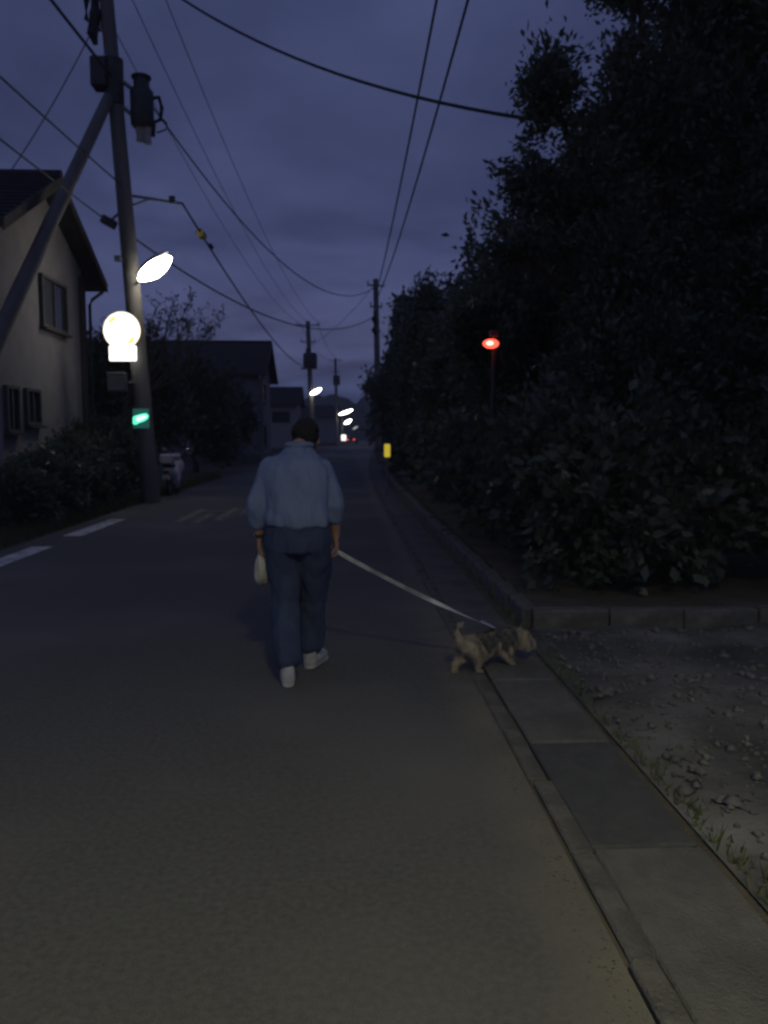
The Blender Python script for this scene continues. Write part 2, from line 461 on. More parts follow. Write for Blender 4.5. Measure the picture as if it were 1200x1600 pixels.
# low raised kerb round the planted strip: turns the corner at the yard entrance
bed = MB()
bv = [(1.55, 6.17, 0.10), (9, 6.17, 0.10), (9, 48, 0.10), (1.55 + shift(48), 48, 0.10)]
bed.prism([(x, y, -0.01) for x, y, z in bv], (0, 0, 0.10))
bed = bed.build('planting_bed', SOIL); tag(bed, kind='structure')
edg = MB().box((0, 0, 0), (0.59, 0.13, 0.22)).mesh('edging_stone', bevel=0.012)
x = 1.46
while x < 8.5:
    o = link_mesh('edging_stone', edg, KERB, bed)
    o.location = (x + 0.3, 6.1 + rng.normal(0, 0.006), 0.035 + rng.normal(0, 0.006)); o.rotation_euler = (rng.normal(0, 0.03), 0, rng.normal(0, 0.012))
    x += 0.6
y = 6.17
while y < 34:
    o = link_mesh('edging_stone', edg, KERB, bed)
    o.location = (1.46 + shift(y) + rng.normal(0, 0.006), y + 0.3, 0.035 + rng.normal(0, 0.006)); o.rotation_euler = (0, rng.normal(0, 0.03), R(90) + rng.normal(0, 0.012))
    y += 0.6

# painted dashes at the left edge and a worn marking in the lane
def dash(y0, y1, xa=-4.27, xb=-3.99):
    v = []; n = 14
    for i in range(n + 1):
        t = y0 + (y1 - y0) * i / n
        v += [(xa + rng.normal(0, 0.006), t, 0.004), (xb + rng.normal(0, 0.006), t, 0.004)]
    f = [(2 * i, 2 * i + 1, 2 * i + 3, 2 * i + 2) for i in range(n)]
    return MB().add(v, f)
for (a, b, lb) in ((6.2, 11.0, 'long white painted edge line dash, the one ending before the short dash'),
                   (12.15, 14.6, 'short white painted edge line dash beside the pole and grass verge')):
    tag(dash(a, b).build('road_marking', PAINT), lb, 'road marking', 'white dashes along the road edge')
wm = MB()
for (xa, ya, xb, yb, wd) in ((-2.95, 14.0, -2.95, 16.6, .16), (-2.62, 13.9, -2.62, 15.6, .15), (-2.3, 14.3, -2.3, 16.9, .16), (-3.1, 14.9, -2.1, 15.0, .18),
                             (-3.0, 16.1, -2.15, 16.2, .2), (-2.0, 15.4, -2.0, 16.8, .15)):
    d = Vector((xb - xa, yb - ya, 0)).normalized(); s_ = Vector((-d.y, d.x, 0)) * wd / 2
    a, b = Vector((xa, ya, 0.004)), Vector((xb, yb, 0.004))
    z = 0.0006 * len(wm.f)
    wm.add([a - s_ + Vector((0, 0, z)), a + s_ + Vector((0, 0, z)), b + s_ + Vector((0, 0, z)), b - s_ + Vector((0, 0, z))], [(0, 1, 2, 3)])
tag(wm.build('worn_road_marking', PAINT_WORN), 'worn yellowish lettering strokes painted on the lane', 'road marking')

# far hills
def hill(cx, cy, wx, wy, h, seed, name='hill'):
    n = 44
    v = []
    for j in range(n):
        for i in range(n):
            u, t = i / (n - 1) * 2 - 1, j / (n - 1) * 2 - 1
            r = math.sqrt(u * u + t * t)
            e = max(0, 1 - r) ** 1.3
            z = h * e * (1 + 0.5 * mnoise.fractal(Vector((u * 3 + seed, t * 3, 0)), 1, 2, 4)) - 2 + (e > 0) * 2.5 * mnoise.noise(Vector((u * 30, t * 30, seed)))
            v.append((cx + u * wx, cy + t * wy, z))
    f = [(j * n + i, j * n + i + 1, (j + 1) * n + i + 1, (j + 1) * n + i) for j in range(n - 1) for i in range(n - 1)]
    tag(np_mesh(name, v, f, HILLM), kind='structure')
hill(0, 370, 60, 110, 26, 1.3)
hill(-80, 420, 110, 120, 15, 4.1)
hill(95, 420, 110, 120, 17, 7.7)

# ================================================================== HOUSES
def window(parent, x, y0, y1, z0, z1, half=True):
    """a sliding window in a wall that faces +x"""
    f = MB()
    t = 0.06
    f.box((x + 0.03, (y0 + y1) / 2, z0), (0.10, y1 - y0 + t, t)); f.box((x + 0.03, (y0 + y1) / 2, z1), (0.10, y1 - y0 + t, t))
    for y in (y0, y1):
        f.box((x + 0.03, y, (z0 + z1) / 2), (0.096, t, z1 - z0 - t))
    o = f.build('window', FRAME, parent)
    ym = (y0 + y1) / 2
    MB().box((x + 0.012, (y0 + ym) / 2, (z0 + z1) / 2), (0.02, ym - y0 - t, z1 - z0 - t)).build('pane', SHUTTER if half else GLASSM, o)
    MB().box((x + 0.006, (y1 + ym) / 2, (z0 + z1) / 2), (0.02, ym - y0 - t, z1 - z0 - t)).build('pane', GLASSM, o)
    MB().box((x + 0.03, ym, (z0 + z1) / 2), (0.05, 0.05, z1 - z0 - t)).build('mullion', FRAME, o)
    MB().box((x + 0.07, ym, z0 - 0.06), (0.16, y1 - y0 + 0.16, 0.045)).build('sill', TRIM, o)

def gable_house(loc, wx, y0, y1, depth, ze, zr, label, wallm, ohx=0.4, ohy=0.6):
    """gable end faces the street (+x) at x = wx, ridge runs along x"""
    h = empty('house', loc, label, 'house', None)
    ym = (y0 + y1) / 2
    poly = [(wx, y0, 0), (wx, y1, 0), (wx, y1, ze), (wx, ym, zr - 0.12), (wx, y0, ze)]
    MB().prism(poly, (-depth, 0, 0)).build('wall', wallm, h)
    MB().box((wx - depth / 2 + 0.02, ym, 0.22), (depth + 0.08, y1 - y0 + 0.08, 0.44)).build('foundation', KERB, h)
    sl = (zr - ze) / (ym - y0)
    ze2 = ze - sl * ohy
    th = 0.14
    ro = MB()
    for (a, b) in ((y0 - ohy, ym), (y1 + ohy, ym)):
        ro.prism([(wx + ohx, a, ze2 + 0.02), (wx + ohx, b, zr + 0.02), (wx + ohx, b, zr + th), (wx + ohx, a, ze2 + th)], (-depth - 2 * ohx, 0, 0))
    r = ro.build('roof', ROOF, h)
    MB().tube([(wx + ohx + 0.02, ym, zr + th + 0.02), (wx - depth - ohx, ym, zr + th + 0.02)], 0.11, 8).build('ridge_cap', ROOF, r)
    # tile courses on the slope that faces the viewer
    nrow = 12
    for sgn in (-1, 1):
        for i in range(nrow):
            t = (i + 0.5) / nrow
            yy = ym + sgn * (ym - y0 + ohy) * t
            zz = zr + th + (ze2 - zr) * t
            MB().tube([(wx + ohx - 0.01, yy, zz + 0.012), (wx - depth - ohx + 0.01, yy, zz + 0.012)], 0.035, 6).build('tile_course', ROOF, r)
    for sgn, yy in ((-1, y0 - ohy), (1, y1 + ohy)):
        MB().prism([(wx + ohx + 0.004, yy - sgn * 0.0, ze2 - 0.06), (wx + ohx + 0.004, ym, zr - 0.06), (wx + ohx + 0.004, ym, zr + th + 0.005), (wx + ohx + 0.004, yy, ze2 + th + 0.005)], (0.03, 0, 0)).build('bargeboard', TRIM, r)
        MB().tube([(wx + ohx, yy + sgn * 0.05, ze2 + 0.02), (wx - depth - ohx, yy + sgn * 0.05, ze2 + 0.02)], 0.055, 8).build('rain_gutter', DARKMET, r)
    return h

h1 = gable_house((-10.2, 17, 0), -6.16, 14.7, 19.4, 8.0, 5.35, 6.62, 'pale stucco gabled house behind the braced utility pole', WALL1)
window(h1, -6.16, 16.75, 18.15, 3.75, 4.75)
window(h1, -6.16, 15.75, 16.4, 1.75, 2.4, False)
window(h1, -6.16, 14.85, 15.35, 1.6, 2.4, False)
MB().box((-6.14, 19.3, 2.6), (0.10, 0.3, 5.2)).build('corner_board', TRIM, h1)
MB().tube([(-5.85, 20.0, 4.98), (-6.02, 19.72, 4.75), (-6.05, 19.6, 4.6), (-6.05, 19.55, 0.1)], 0.04, 8).build('downpipe', DARKMET, h1)

h2 = gable_house((-9.0, 50, 0), -4.95, 46.6, 53.4, 8.5, 5.3, 7.1, 'dark roofed house with pale downpipe beyond the leafy trees', WALL2, 0.45, 0.6)
window(h2, -4.95, 48, 50, 3.6, 4.7)
window(h2, -4.95, 48, 50, 0.9, 2.2)
MB().box((-6.6, 46.56, 4.1), (1.4, 0.06, 1.0)).build('window', GLASSM, h2)
MB().tube([(-4.55, 46.0, 5.05), (-4.75, 46.3, 4.8), (-4.82, 46.44, 4.6), (-4.82, 46.44, 0.0)], [0.06, 0.06, 0.1, 0.1], 8).build('downpipe', CONC, h2)
MB().box((-5.2, 46.35, 2.55), (0.75, 0.4, 0.28)).build('awning', WHITEP, h2)
h3 = gable_house((-9.4, 78, 0), -4.5, 75, 81, 9, 4.6, 6.0, 'far pale low house past the dark roofed house', WALL1, 0.4, 0.5)
window(h3, -4.5, 77, 79, 1.0, 2.3)
MB().box((-6.0, 74.95, 3.3), (1.6, 0.06, 1.0)).build('window', GLASSM, h3)
h4 = gable_house((-5.0, 140, 0), -1.4, 136, 144, 9, 5, 6.6, 'farthest small house at the left bend of the street', WALL2)
window(h4, -1.4, 138, 141, 1.0, 2.3)

# ================================================================== POLES, LAMPS, SIGNS
def pole_between(base, top, r0, r1, label, name='utility_pole', m=CONC):
    o = empty(name, base, label, 'utility pole', 'utility poles along the street')
    base = Vector(base); top = Vector(top)
    n = 10
    MB().tube([base.lerp(top, i / n) for i in range(n + 1)], [r0 + (r1 - r0) * i / n for i in range(n + 1)], 16).build('shaft', m, o, smooth=True)
    d = (top - base)
    for i in range(int(d.length / 0.9)):
        z = 2.2 + i * 0.9
        t = z / d.length
        if t > 0.97: break
        p = base.lerp(top, t)
        s_ = 1 if i % 2 else -1
        MB().tube([p, p + Vector((0.0, 0.30 * s_, 0.0))], 0.011, 6).build('step_bolt', STEEL, o)
    return o, (lambda z: base.lerp(top, (z - base.z) / (top.z - base.z)))

def crossarm(o, c, half, dirv=(1, 0, 0), n=3, name='crossarm'):
    d = Vector(dirv).normalized(); c = Vector(c)
    a = MB()
    u = Vector((-d.y, d.x, 0))
    m = Matrix((d, u, Vector((0, 0, 1)))).transposed()
    a.box(c, (half * 2, 0.09, 0.09), m)
    arm = a.build(name, STEEL, o)
    for k in range(n):
        p = c + d * (half * 0.92 * (2 * k / (n - 1) - 1)) + Vector((0, 0, 0.045))
        MB().tube([p, p + Vector((0, 0, .06)), p + Vector((0, 0, .07)), p + Vector((0, 0, .12)), p + Vector((0, 0, .13)), p + Vector((0, 0, .18)), p + Vector((0, 0, .2))],
                  [.02, .02, .055, .04, .05, .035, .02], 10).build('insulator', PORC, arm, smooth=True)

# pole 1 (left, leaning) with its strut
b1 = at(237, 787, 18.3); b1.z = 0
t1 = at(163, -40, 18.3)
p1, P1 = pole_between(b1, t1, 0.205, 0.145, 'leaning concrete utility pole braced by a strut, with signs and lamp')
c = P1(9.15)
MB().tube([c + Vector((0, 0, -0.5)), c + Vector((0, 0, 0.45))], 0.21, 14).build('clamp_band', DARKMET, p1)
MB().box(c + Vector((-0.27, -0.05, 0.12)), (0.34, 0.4, 0.62)).build('junction_box', DARKMET, p1, bevel=0.03)
st_top = P1(8.75) + Vector((-0.12, -0.12, 0)); st_b = Vector((-6.25, 11.4, -0.05))
MB().tube([st_top.lerp(st_b, i / 6) for i in range(7)], [0.12 + 0.035 * i / 6 for i in range(7)], 14).build('strut', CONC, p1, smooth=True)
# switch gear on the right of the pole
c = at(222, 168, 18.2)
MB().tube([P1(9.3), c + Vector((0.1, 0, 0.15))], 0.045, 8).build('bracket_arm', STEEL, p1)
MB().tube([P1(8.75), c + Vector((0.05, 0, -0.38))], 0.045, 8).build('bracket_arm', STEEL, p1)
sw = MB().tube([c + Vector((0, 0, -0.42)), c + Vector((0, 0, -0.36)), c + Vector((0, 0, 0.32)), c + Vector((0, 0, 0.42)), c + Vector((0, 0, 0.60))], [0.2, 0.25, 0.25, 0.17, 0.17], 16).build('switch_housing', DARKMET, p1, smooth=True)
MB().tube([c + Vector((0, -0.0, 0.60)), c + Vector((0, 0, 0.64))], 0.21, 16).build('cover', DARKMET, sw)
for dxx, dz in ((0.1, -0.75), (-0.06, -0.70)):
    MB().tube([c + Vector((dxx, 0, -0.42)), c + Vector((dxx, 0, -0.5)), c + Vector((dxx, 0, -0.55)), c + Vector((dxx, 0, dz))], [0.1, 0.1, 0.075, 0.085], 10).build('bushing', PORC, sw)
MB().tube([c + Vector((0.25, 0, 0.2)), c + Vector((0.36, 0, 0.22)), c + Vector((0.42, 0, 0.0)), c + Vector((0.38, 0, -0.25)), c + Vector((0.25, 0, -0.3)), c + Vector((0.22, 0, -0.6))], 0.045, 8).build('cable_loop', RUBBER, sw)
MB().tube([c + Vector((0.40, 0, -0.2)), c + Vector((0.52, 0, -0.32)), c + Vector((0.5, 0, -0.45)), c + Vector((0.3, 0, -0.52))], 0.018, 6).build('cable_loop', RUBBER, sw)
# clutter near the top left
c = at(148, 30, 18.2)
MB().tube([c + Vector((0, 0, 0.5)), c + Vector((0.02, 0, 0.1)), c + Vector((-0.06, 0, -0.3)), c + Vector((0.0, 0, -0.5))], [0.09, 0.13, 0.12, 0.06], 10).build('cable_head', RUBBER, p1)
for k in range(4):
    q = c + Vector((0.05 * k - 0.1, 0.0, 0))
    MB().tube([q + Vector((-0.12, 0, 0.5)), q + Vector((-0.05 - 0.07 * k, 0, 0.0)), q + Vector((0.1, 0, -0.25)), P1(11.0 - 0.1 * k)], 0.022, 6).build('jumper_cable', RUBBER, p1)
crossarm(p1, P1(12.0), 0.9, (1, 0.2, 0), 4)
# horizontal bracket with cable
br_end = at(285, 318, 18.2)
br_a = P1(6.78)
MB().tube([br_a, br_end], 0.032, 8).build('bracket_arm', STEEL, p1)
MB().tube([P1(6.5), br_a.lerp(br_end, 0.45)], 0.022, 8).build('bracket_brace', STEEL, p1)
MB().box(br_end + Vector((-0.22, 0, 0.08)), (0.12, 0.1, 0.14)).build('cable_clamp', DARKMET, p1)
c = at(170, 347, 18.2)
MB().box(c, (0.32, 0.2, 0.18), Euler((0, R(28), 0)).to_matrix()).build('terminal_box', DARKMET, p1, bevel=0.02)
MB().tube([c, P1(6.5)], 0.03, 6).build('terminal_bracket', STEEL, p1)
c = at(184, 404, 18.1)
MB().box(c, (0.12, 0.12, 0.12)).tube([c, P1(c.z)], 0.025, 6).build('bracket_stub', STEEL, p1)

def street_lamp(p_in, p_out, glass, label, width, pole_pt=None):
    """slim luminaire on a short bracket, tilted up over the lane"""
    p_in, p_out = Vector(p_in), Vector(p_out)
    base = Vector(pole_pt) if pole_pt is not None else p_in
    o = empty('street_lamp', base, label, 'street lamp', 'lit street lamps along the street')
    n = 10
    prof = [math.sin(math.pi * (0.04 + 0.92 * i / n)) ** 0.8 * width for i in range(n + 1)]
    pts = [p_in.lerp(p_out, i / n) for i in range(n + 1)]
    MB().tube(pts, prof, 14).build('lit_tube_cover', glass, o, smooth=True)
    ax = (p_out - p_in).normalized(); up = Vector((0, 0, 1)); up = (up - ax * up.dot(ax)).normalized()
    MB().tube([p + up * width * 0.75 for p in pts], [r * 0.8 for r in prof], 12, flat=0.6).build('reflector_hood', STEEL, o, smooth=True)
    MB().tube([base, base.lerp(p_in, 0.6) + Vector((0, 0, 0.03)), p_in + up * width * 0.3, p_in.lerp(p_out, 0.2) + up * width * 0.9], 0.028, 8).build('bracket', STEEL, o)
    return o

q = at(217, 437, 17.9)
street_lamp(q, at(267, 402, 17.7), LAMPGLASS, 'lit street lamp on the leaning braced pole, above the round sign', 0.19, P1(q.z - 0.05) + Vector((0.12, -0.1, 0)))

# round reflective sign, flash return imitated by emission, with its plate below, on pole 1
def disc(mb, c, r, d, seg=40, r_in=0.0):
    c = Vector(c)
    return mb.tube([c, c + Vector((0, d, 0))], r, seg)
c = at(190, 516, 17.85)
rs = empty('round_sign', c, 'round white reflective sign with added flash glow and yellow arcs on the leaning pole', 'sign')
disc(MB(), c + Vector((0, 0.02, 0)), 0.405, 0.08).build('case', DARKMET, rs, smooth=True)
disc(MB(), c + Vector((0, 0.012, 0)), 0.40, 0.008).build('flash_glow_rim', SIGNRING, rs)
disc(MB(), c, 0.372, 0.012).build('flash_glow_face', SIGNGLOW, rs)
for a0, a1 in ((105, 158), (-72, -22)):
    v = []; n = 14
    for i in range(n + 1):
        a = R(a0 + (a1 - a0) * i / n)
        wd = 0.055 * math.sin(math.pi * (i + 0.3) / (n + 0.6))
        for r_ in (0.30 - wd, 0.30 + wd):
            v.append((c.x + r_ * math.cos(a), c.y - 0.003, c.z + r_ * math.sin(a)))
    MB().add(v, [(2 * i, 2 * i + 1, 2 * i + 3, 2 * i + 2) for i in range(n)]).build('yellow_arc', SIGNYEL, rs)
MB().tube([c + Vector((0.02, 0.1, 0.1)), P1(c.z + 0.1)], 0.03, 8).build('bracket', STEEL, rs)
MB().tube([c + Vector((0.02, 0.1, -0.15)), P1(c.z - 0.15)], 0.03, 8).build('bracket', STEEL, rs)
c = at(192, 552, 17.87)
ps = empty('plate_sign', c, 'small white rectangular plate with added flash glow right under the round sign', 'sign')
MB().box(c, (0.585, 0.06, 0.33)).build('flash_glow_plate', SIGNGLOW, ps, bevel=0.02)
MB().tube([c + Vector((0.1, 0.03, 0)), P1(c.z)], 0.028, 8).build('bracket', STEEL, ps)
c = at(183, 597, 17.9)
bx = empty('meter_box', c, 'dull grey box on the pole below the white signs', 'box')
MB().box(c, (0.40, 0.2, 0.42)).build('box_body', CONC, bx, bevel=0.02)
MB().box(c + Vector((0, -0.105, -0.02)), (0.34, 0.012, 0.32)).build('door', WALL1, bx)
MB().tube([c + Vector((0.1, 0.03, 0)), P1(c.z)], 0.03, 8).build('bracket', STEEL, bx)
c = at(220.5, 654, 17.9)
gs = empty('green_sign', c, 'small teal plate with green mark and added flash glow, low on the leaning pole', 'sign')  # reflective plate, its brightness added as emission instead of flash
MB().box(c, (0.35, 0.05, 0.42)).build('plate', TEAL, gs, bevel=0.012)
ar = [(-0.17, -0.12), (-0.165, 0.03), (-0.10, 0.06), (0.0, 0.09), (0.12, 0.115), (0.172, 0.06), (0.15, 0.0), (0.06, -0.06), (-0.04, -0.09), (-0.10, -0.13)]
MB().prism([(c.x + a, c.y - 0.030, c.z + b) for a, b in ar], (0, -0.006, 0)).build('green_mark', GREENGLOW, gs)
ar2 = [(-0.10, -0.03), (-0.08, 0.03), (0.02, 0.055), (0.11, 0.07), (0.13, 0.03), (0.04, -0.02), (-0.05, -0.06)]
MB().prism([(c.x + a, c.y - 0.037, c.z + b) for a, b in ar2], (0, -0.005, 0)).build('pale_mark', GREENGLOW2, gs)
MB().tube([c + Vector((0, 0.02, 0)), P1(c.z)], 0.03, 8).build('bracket', STEEL, gs)

# pole 2 with transformer
b2 = at(489, 712, 65); b2.z = 0
t2 = at(481, 502, 65)
p2, P2 = pole_between(b2, t2, 0.24, 0.17, 'far utility pole carrying a big transformer drum and crossarm')
crossarm(p2, t2 - Vector((0, 0, 0.3)), 0.95, n=3)
crossarm(p2, at(481, 534, 65), 0.6, n=3)
c = at(483, 564, 65) + Vector((0.0, -0.4, 0))
MB().tube([c + Vector((0.1, 0, -0.6)), c + Vector((0.1, 0, -0.52)), c + Vector((0.1, 0, 0.5)), c + Vector((0.1, 0, 0.6))], [0.5, 0.56, 0.56, 0.45], 16).build('transformer', DARKMET, p2, smooth=True)
MB().box(c + Vector((0, 0.2, -0.62)), (1.3, 0.5, 0.1)).build('transformer_shelf', STEEL, p2)
MB().tube([at(481, 545, 64.8), at(482, 548, 64.8) + Vector((0.1, 0, -0.6))], [0.2, 0.25], 10).build('cut_out', DARKMET, p2)
q = at(485, 616, 64.6)
street_lamp(q, at(502, 607, 64.2), LAMPGLASS_F, 'far lit street lamp on the transformer pole', 0.19, P2(q.z))

# right pole beyond the trees, poles further on, and the pole behind the viewer
b3 = at(592, 723, 45); b3.z = 0
t3 = at(587, 436, 45)
p3, P3 = pole_between(b3, t3, 0.2, 0.14, 'right side utility pole half hidden by the trees')
crossarm(p3, P3(t3.z - 0.35), 0.5, (1, 0.3, 0), 3)
crossarm(p3, P3(t3.z - 1.5), 0.35, (1, 0.3, 0), 2)
for zz in (8.0, 7.4):
    MB().tube([P3(zz) + Vector((-0.1, -0.1, 0.35)), P3(zz) + Vector((-0.16, -0.15, 0.0)), P3(zz) + Vector((-0.05, -0.1, -0.3))], [0.1, 0.15, 0.08], 8).build('cable_head', RUBBER, p3)
b4 = at(527, 700, 118); b4.z = 0
t4 = at(524, 560, 118)
p4, P4 = pole_between(b4, t4, 0.25, 0.18, 'distant hazy utility pole past the transformer pole')
crossarm(p4, t4 - Vector((0, 0, 0.3)), 0.9, n=3); crossarm(p4, t4 - Vector((0, 0, 1.9)), 0.7, n=3)
MB().tube([P4(t4.z - 3.4) + Vector((0.1, -0.4, 0.9)), P4(t4.z - 3.4) + Vector((0.1, -0.4, -0.5))], 0.5, 12).build('transformer', DARKMET, p4)
q = at(529.5, 648, 117.5)
street_lamp(q, at(551, 640, 116.5), LAMPGLASS_F, 'far lit street lamp on the distant hazy pole', 0.24, P4(q.z))
b5 = at(535, 695, 182); b5.z = 0
t5 = at(534, 628, 182)
p5, P5 = pole_between(b5, t5, 0.25, 0.18, 'most distant utility pole at the end of the street')
q = at(538, 662, 181.5)
street_lamp(q, at(549, 656, 180), LAMPGLASS_F, 'small lit street lamp near the end of the street', 0.42, P5(q.z))
b6 = at(546, 693, 215); b6.z = 0
p6, P6 = pole_between(b6, at(545.5, 640, 215), 0.25, 0.18, 'thin remote utility pole behind the red tail lights')
q = at(551, 671, 214.5)
street_lamp(q, at(559, 666, 213), LAMPGLASS_D, 'faint tiny street lamp, dimmest of the row', 0.22, P6(q.z))
p0, P0 = pole_between((1.75, -2.2, 0), (1.75, -2.2, 11), 0.19, 0.14, 'utility pole standing beside the gutter behind the viewer')
nl = empty('street_lamp', P0(5.3), 'hooded lamp added behind the viewer in place of the phone flash', 'street lamp', 'lit street lamps along the street')  # made-up lamp, lights the foreground where the flash would
MB().tube([P0(5.3), (1.2, -2.05, 5.42), (1.02, -1.95, 5.42)], 0.03, 8).build('bracket', STEEL, nl)
hc = Vector((0.72, -1.9, 5.4))
MB().box(hc + Vector((0, 0, 0.03)), (0.72, 0.30, 0.05)).build('hood_top', STEEL, nl)
for (dx_, dy_, wx_, wy_) in ((0, 0.13, 0.68, 0.02), (0, -0.13, 0.68, 0.02), (0.345, 0, 0.02, 0.30), (-0.345, 0, 0.02, 0.30)):  # skirts trim the added light short of the hedge
    MB().box(hc + Vector((dx_, dy_, -0.055)), (wx_, wy_, 0.12)).build('hood_skirt', DARKMET, nl)
MB().box(hc + Vector((0, 0, -0.03)), (0.60, 0.20, 0.02)).build('added_glow_panel', LAMPGLASS_ADDED, nl)
crossarm(p0, P0(10.6), 0.5, (1, 0, 0), 3)

# yellow reflector marker, its flash return put in as emission, at the road edge on the right
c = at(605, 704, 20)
ym = empty('yellow_marker', (c.x, c.y, 0), 'small yellow reflector panel with added glow on a post at the right road edge', 'marker')
MB().box((c.x, c.y, c.z), (0.15, 0.06, 0.33)).build('added_glow_panel', YELGLOW, ym, bevel=0.02)
MB().tube([(c.x, c.y + 0.055, 0), (c.x, c.y + 0.055, c.z + 0.15)], 0.022, 8).build('post', STEEL, ym)

# red alarm lamp on its pole between the hedge and the trees
c = at(767, 537, 10.4)
rl = empty('red_lamp', (c.x + 0.06, c.y + 0.1, 0.1), 'glowing red alarm lamp on a slim dark post among the trees', 'lamp')
MB().tube([(c.x + 0.06, c.y + 0.1, 0.1), (c.x + 0.06, c.y + 0.1, c.z + 0.1)], 0.03, 10).build('post', DARKMET, rl)
MB().ball(c, (0.105, 0.075, 0.06)).build('lit_dome', REDLIT, rl, smooth=True)
MB().ball(c + Vector((-0.02, -0.06, 0.0)), (0.05, 0.02, 0.028)).build('lit_core', REDHOT, rl, smooth=True)
MB().tube([c + Vector((0, 0.02, 0)), c + Vector((0.06, 0.1, 0.0))], 0.03, 8).build('bracket', REDPAINT, rl)
MB().box(c + Vector((0.06, 0.1, 0.14)), (0.12, 0.12, 0.10)).build('lamp_cap', DARKMET, rl, bevel=0.015)

# wires
def wire(a, b, sag, r, label, m=RUBBER, n=28):
    a, b = Vector(a), Vector(b)
    pts = []
    for i in range(n + 1):
        t = i / n
        p = a.lerp(b, t); p.z -= 4 * sag * t * (1 - t)
        pts.append(p)
    o = MB().tube(pts, r, 6).build('overhead_wire', m, org=a, smooth=True)
    return tag(o, label, 'wire', 'overhead wires')
G = 'overhead_wire'
wire(P3(9.35), P0(9.8) + Vector((-0.22, 0, 0)), 0.75, 0.024, 'thick overhead cable over the right lane edge, left of the pair')
wire(P3(9.2) + Vector((0.1, 0, 0)), P0(9.3) + Vector((0.33, 0, 0)), 0.9, 0.024, 'thick overhead cable over the right lane edge, nearer the trees')
wire(P1(9.2), (-5.9, -24, 9.9), 0.8, 0.032, 'thick cable joining the leaning pole at its clamp band')
wire(P1(11.6), (-22, 21, 9.3), 0.3, 0.015, 'thin wire running from the leaning pole top over the house roof')
wire(P1(10.8), (-6.75, 17, 6.8), 0.15, 0.012, 'thin service drop wire from the leaning pole to the house ridge')
wire(at(170, 347, 18.2), (-5.9, -24, 7.4), 0.7, 0.016, 'telephone cable to the terminal box, lower of two')
wire(P1(6.95), (-6.0, -24, 8.0), 0.8, 0.016, 'telephone cable at the leaning pole, upper of two')
sp = empty('service_pole', (4.3, 7.6, 0.1), 'slim service pole hidden within the big tree', 'pole')
MB().tube([(4.3, 7.6, 0.1), (4.3, 7.6, 4.4)], 0.05, 8).build('shaft', STEEL, sp)
wire(P1(12.1), (4.3, 7.6, 4.3), 1.0, 0.024, 'overhead cable crossing the street from the leaning pole into the big tree')
wire(br_end, P2(7.0), 0.9, 0.026, 'cable with a splice closure running from the bracket arm along the left side')
wire(P1(5.95), P3(8.2), 1.35, 0.022, 'low sagging cable crossing from beside the lit lamp to the right pole')
wire(P1(9.2) + Vector((0.5, 0, -0.1)), P3(9.75), 2.0, 0.02, 'long sagging cable crossing from the switch gear to the right pole')
for k, (dxx, lb) in enumerate(((-0.8, 'outer'), (0.0, 'middle'), (0.8, 'inner'))):
    wire(P1(12.0) + Vector((dxx, dxx * 0.2, 0.2)), t2 + Vector((dxx, 0, -0.06)), 1.3, 0.012, 'thin high voltage wire between leaning and transformer poles, %s of three' % lb)
wire(t2 + Vector((0, 0, -2)), P3(9.9), 0.4, 0.014, 'thin wire crossing between the transformer pole and the right pole')
for k, (dxx, lb) in enumerate(((-0.7, 'outer'), (0.7, 'inner'))):
    wire(t2 + Vector((dxx, 0, -0.06)), t4 + Vector((dxx, 0, -0.1)), 0.9, 0.02, 'far thin wire past the transformer pole, %s of two' % lb)
# splice closure hanging on the bracket cable
i0 = br_end.lerp(P2(7.0), 0.045); i0.z -= 4 * 0.9 * 0.045 * 0.955
sd = empty('splice_closure', i0, 'small yellowish splice closure hanging on the cable near the bracket arm', 'cable closure')
dv = (P2(7.0) - br_end).normalized()
MB().tube([i0 - dv * 0.24, i0 - dv * 0.2, i0 + dv * 0.2, i0 + dv * 0.24], [0.05, 0.1, 0.1, 0.05], 12).build('shell', mat('yellow_closure', (0.45, 0.36, 0.10), (0.35, 0.28, 0.09), 0.6, 5), sd, smooth=True)
MB().tube([i0 + dv * 1.3 - dv * 0.15, i0 + dv * 1.3 + dv * 0.15], 0.05, 8).build('cable_weight', RUBBER, sd)

# ================================================================== TREES AND PLANTS
PRUNED = []
def leaf_mesh(centers, dirs, size, aspect, r_):
    n = len(centers)
    d = dirs + r_.normal(0, 0.55, (n, 3)); d /= np.linalg.norm(d, axis=1)[:, None] + 1e-9
    u = np.cross(d, r_.normal(0, 1, (n, 3))); u /= np.linalg.norm(u, axis=1)[:, None] + 1e-9
    nn = np.cross(d, u)
    s = size * r_.uniform(0.6, 1.35, (n, 1))
    w_ = s * aspect
    a = centers
    b = centers + d * s * 0.45 + u * w_ + nn * s * 0.08
    c_ = centers + d * s - nn * s * 0.10
    e = centers + d * s * 0.45 - u * w_ + nn * s * 0.08
    v = np.stack([a, b, c_, e], 1).reshape(-1, 3)
    f = np.arange(4 * n).reshape(-1, 4)
    return v, f

def in_pruned(p):
    k = np.zeros(len(p), bool)
    for (lo, hi) in PRUNED:
        k |= np.all((p > np.array(lo)) & (p < np.array(hi)), axis=1)
    return k

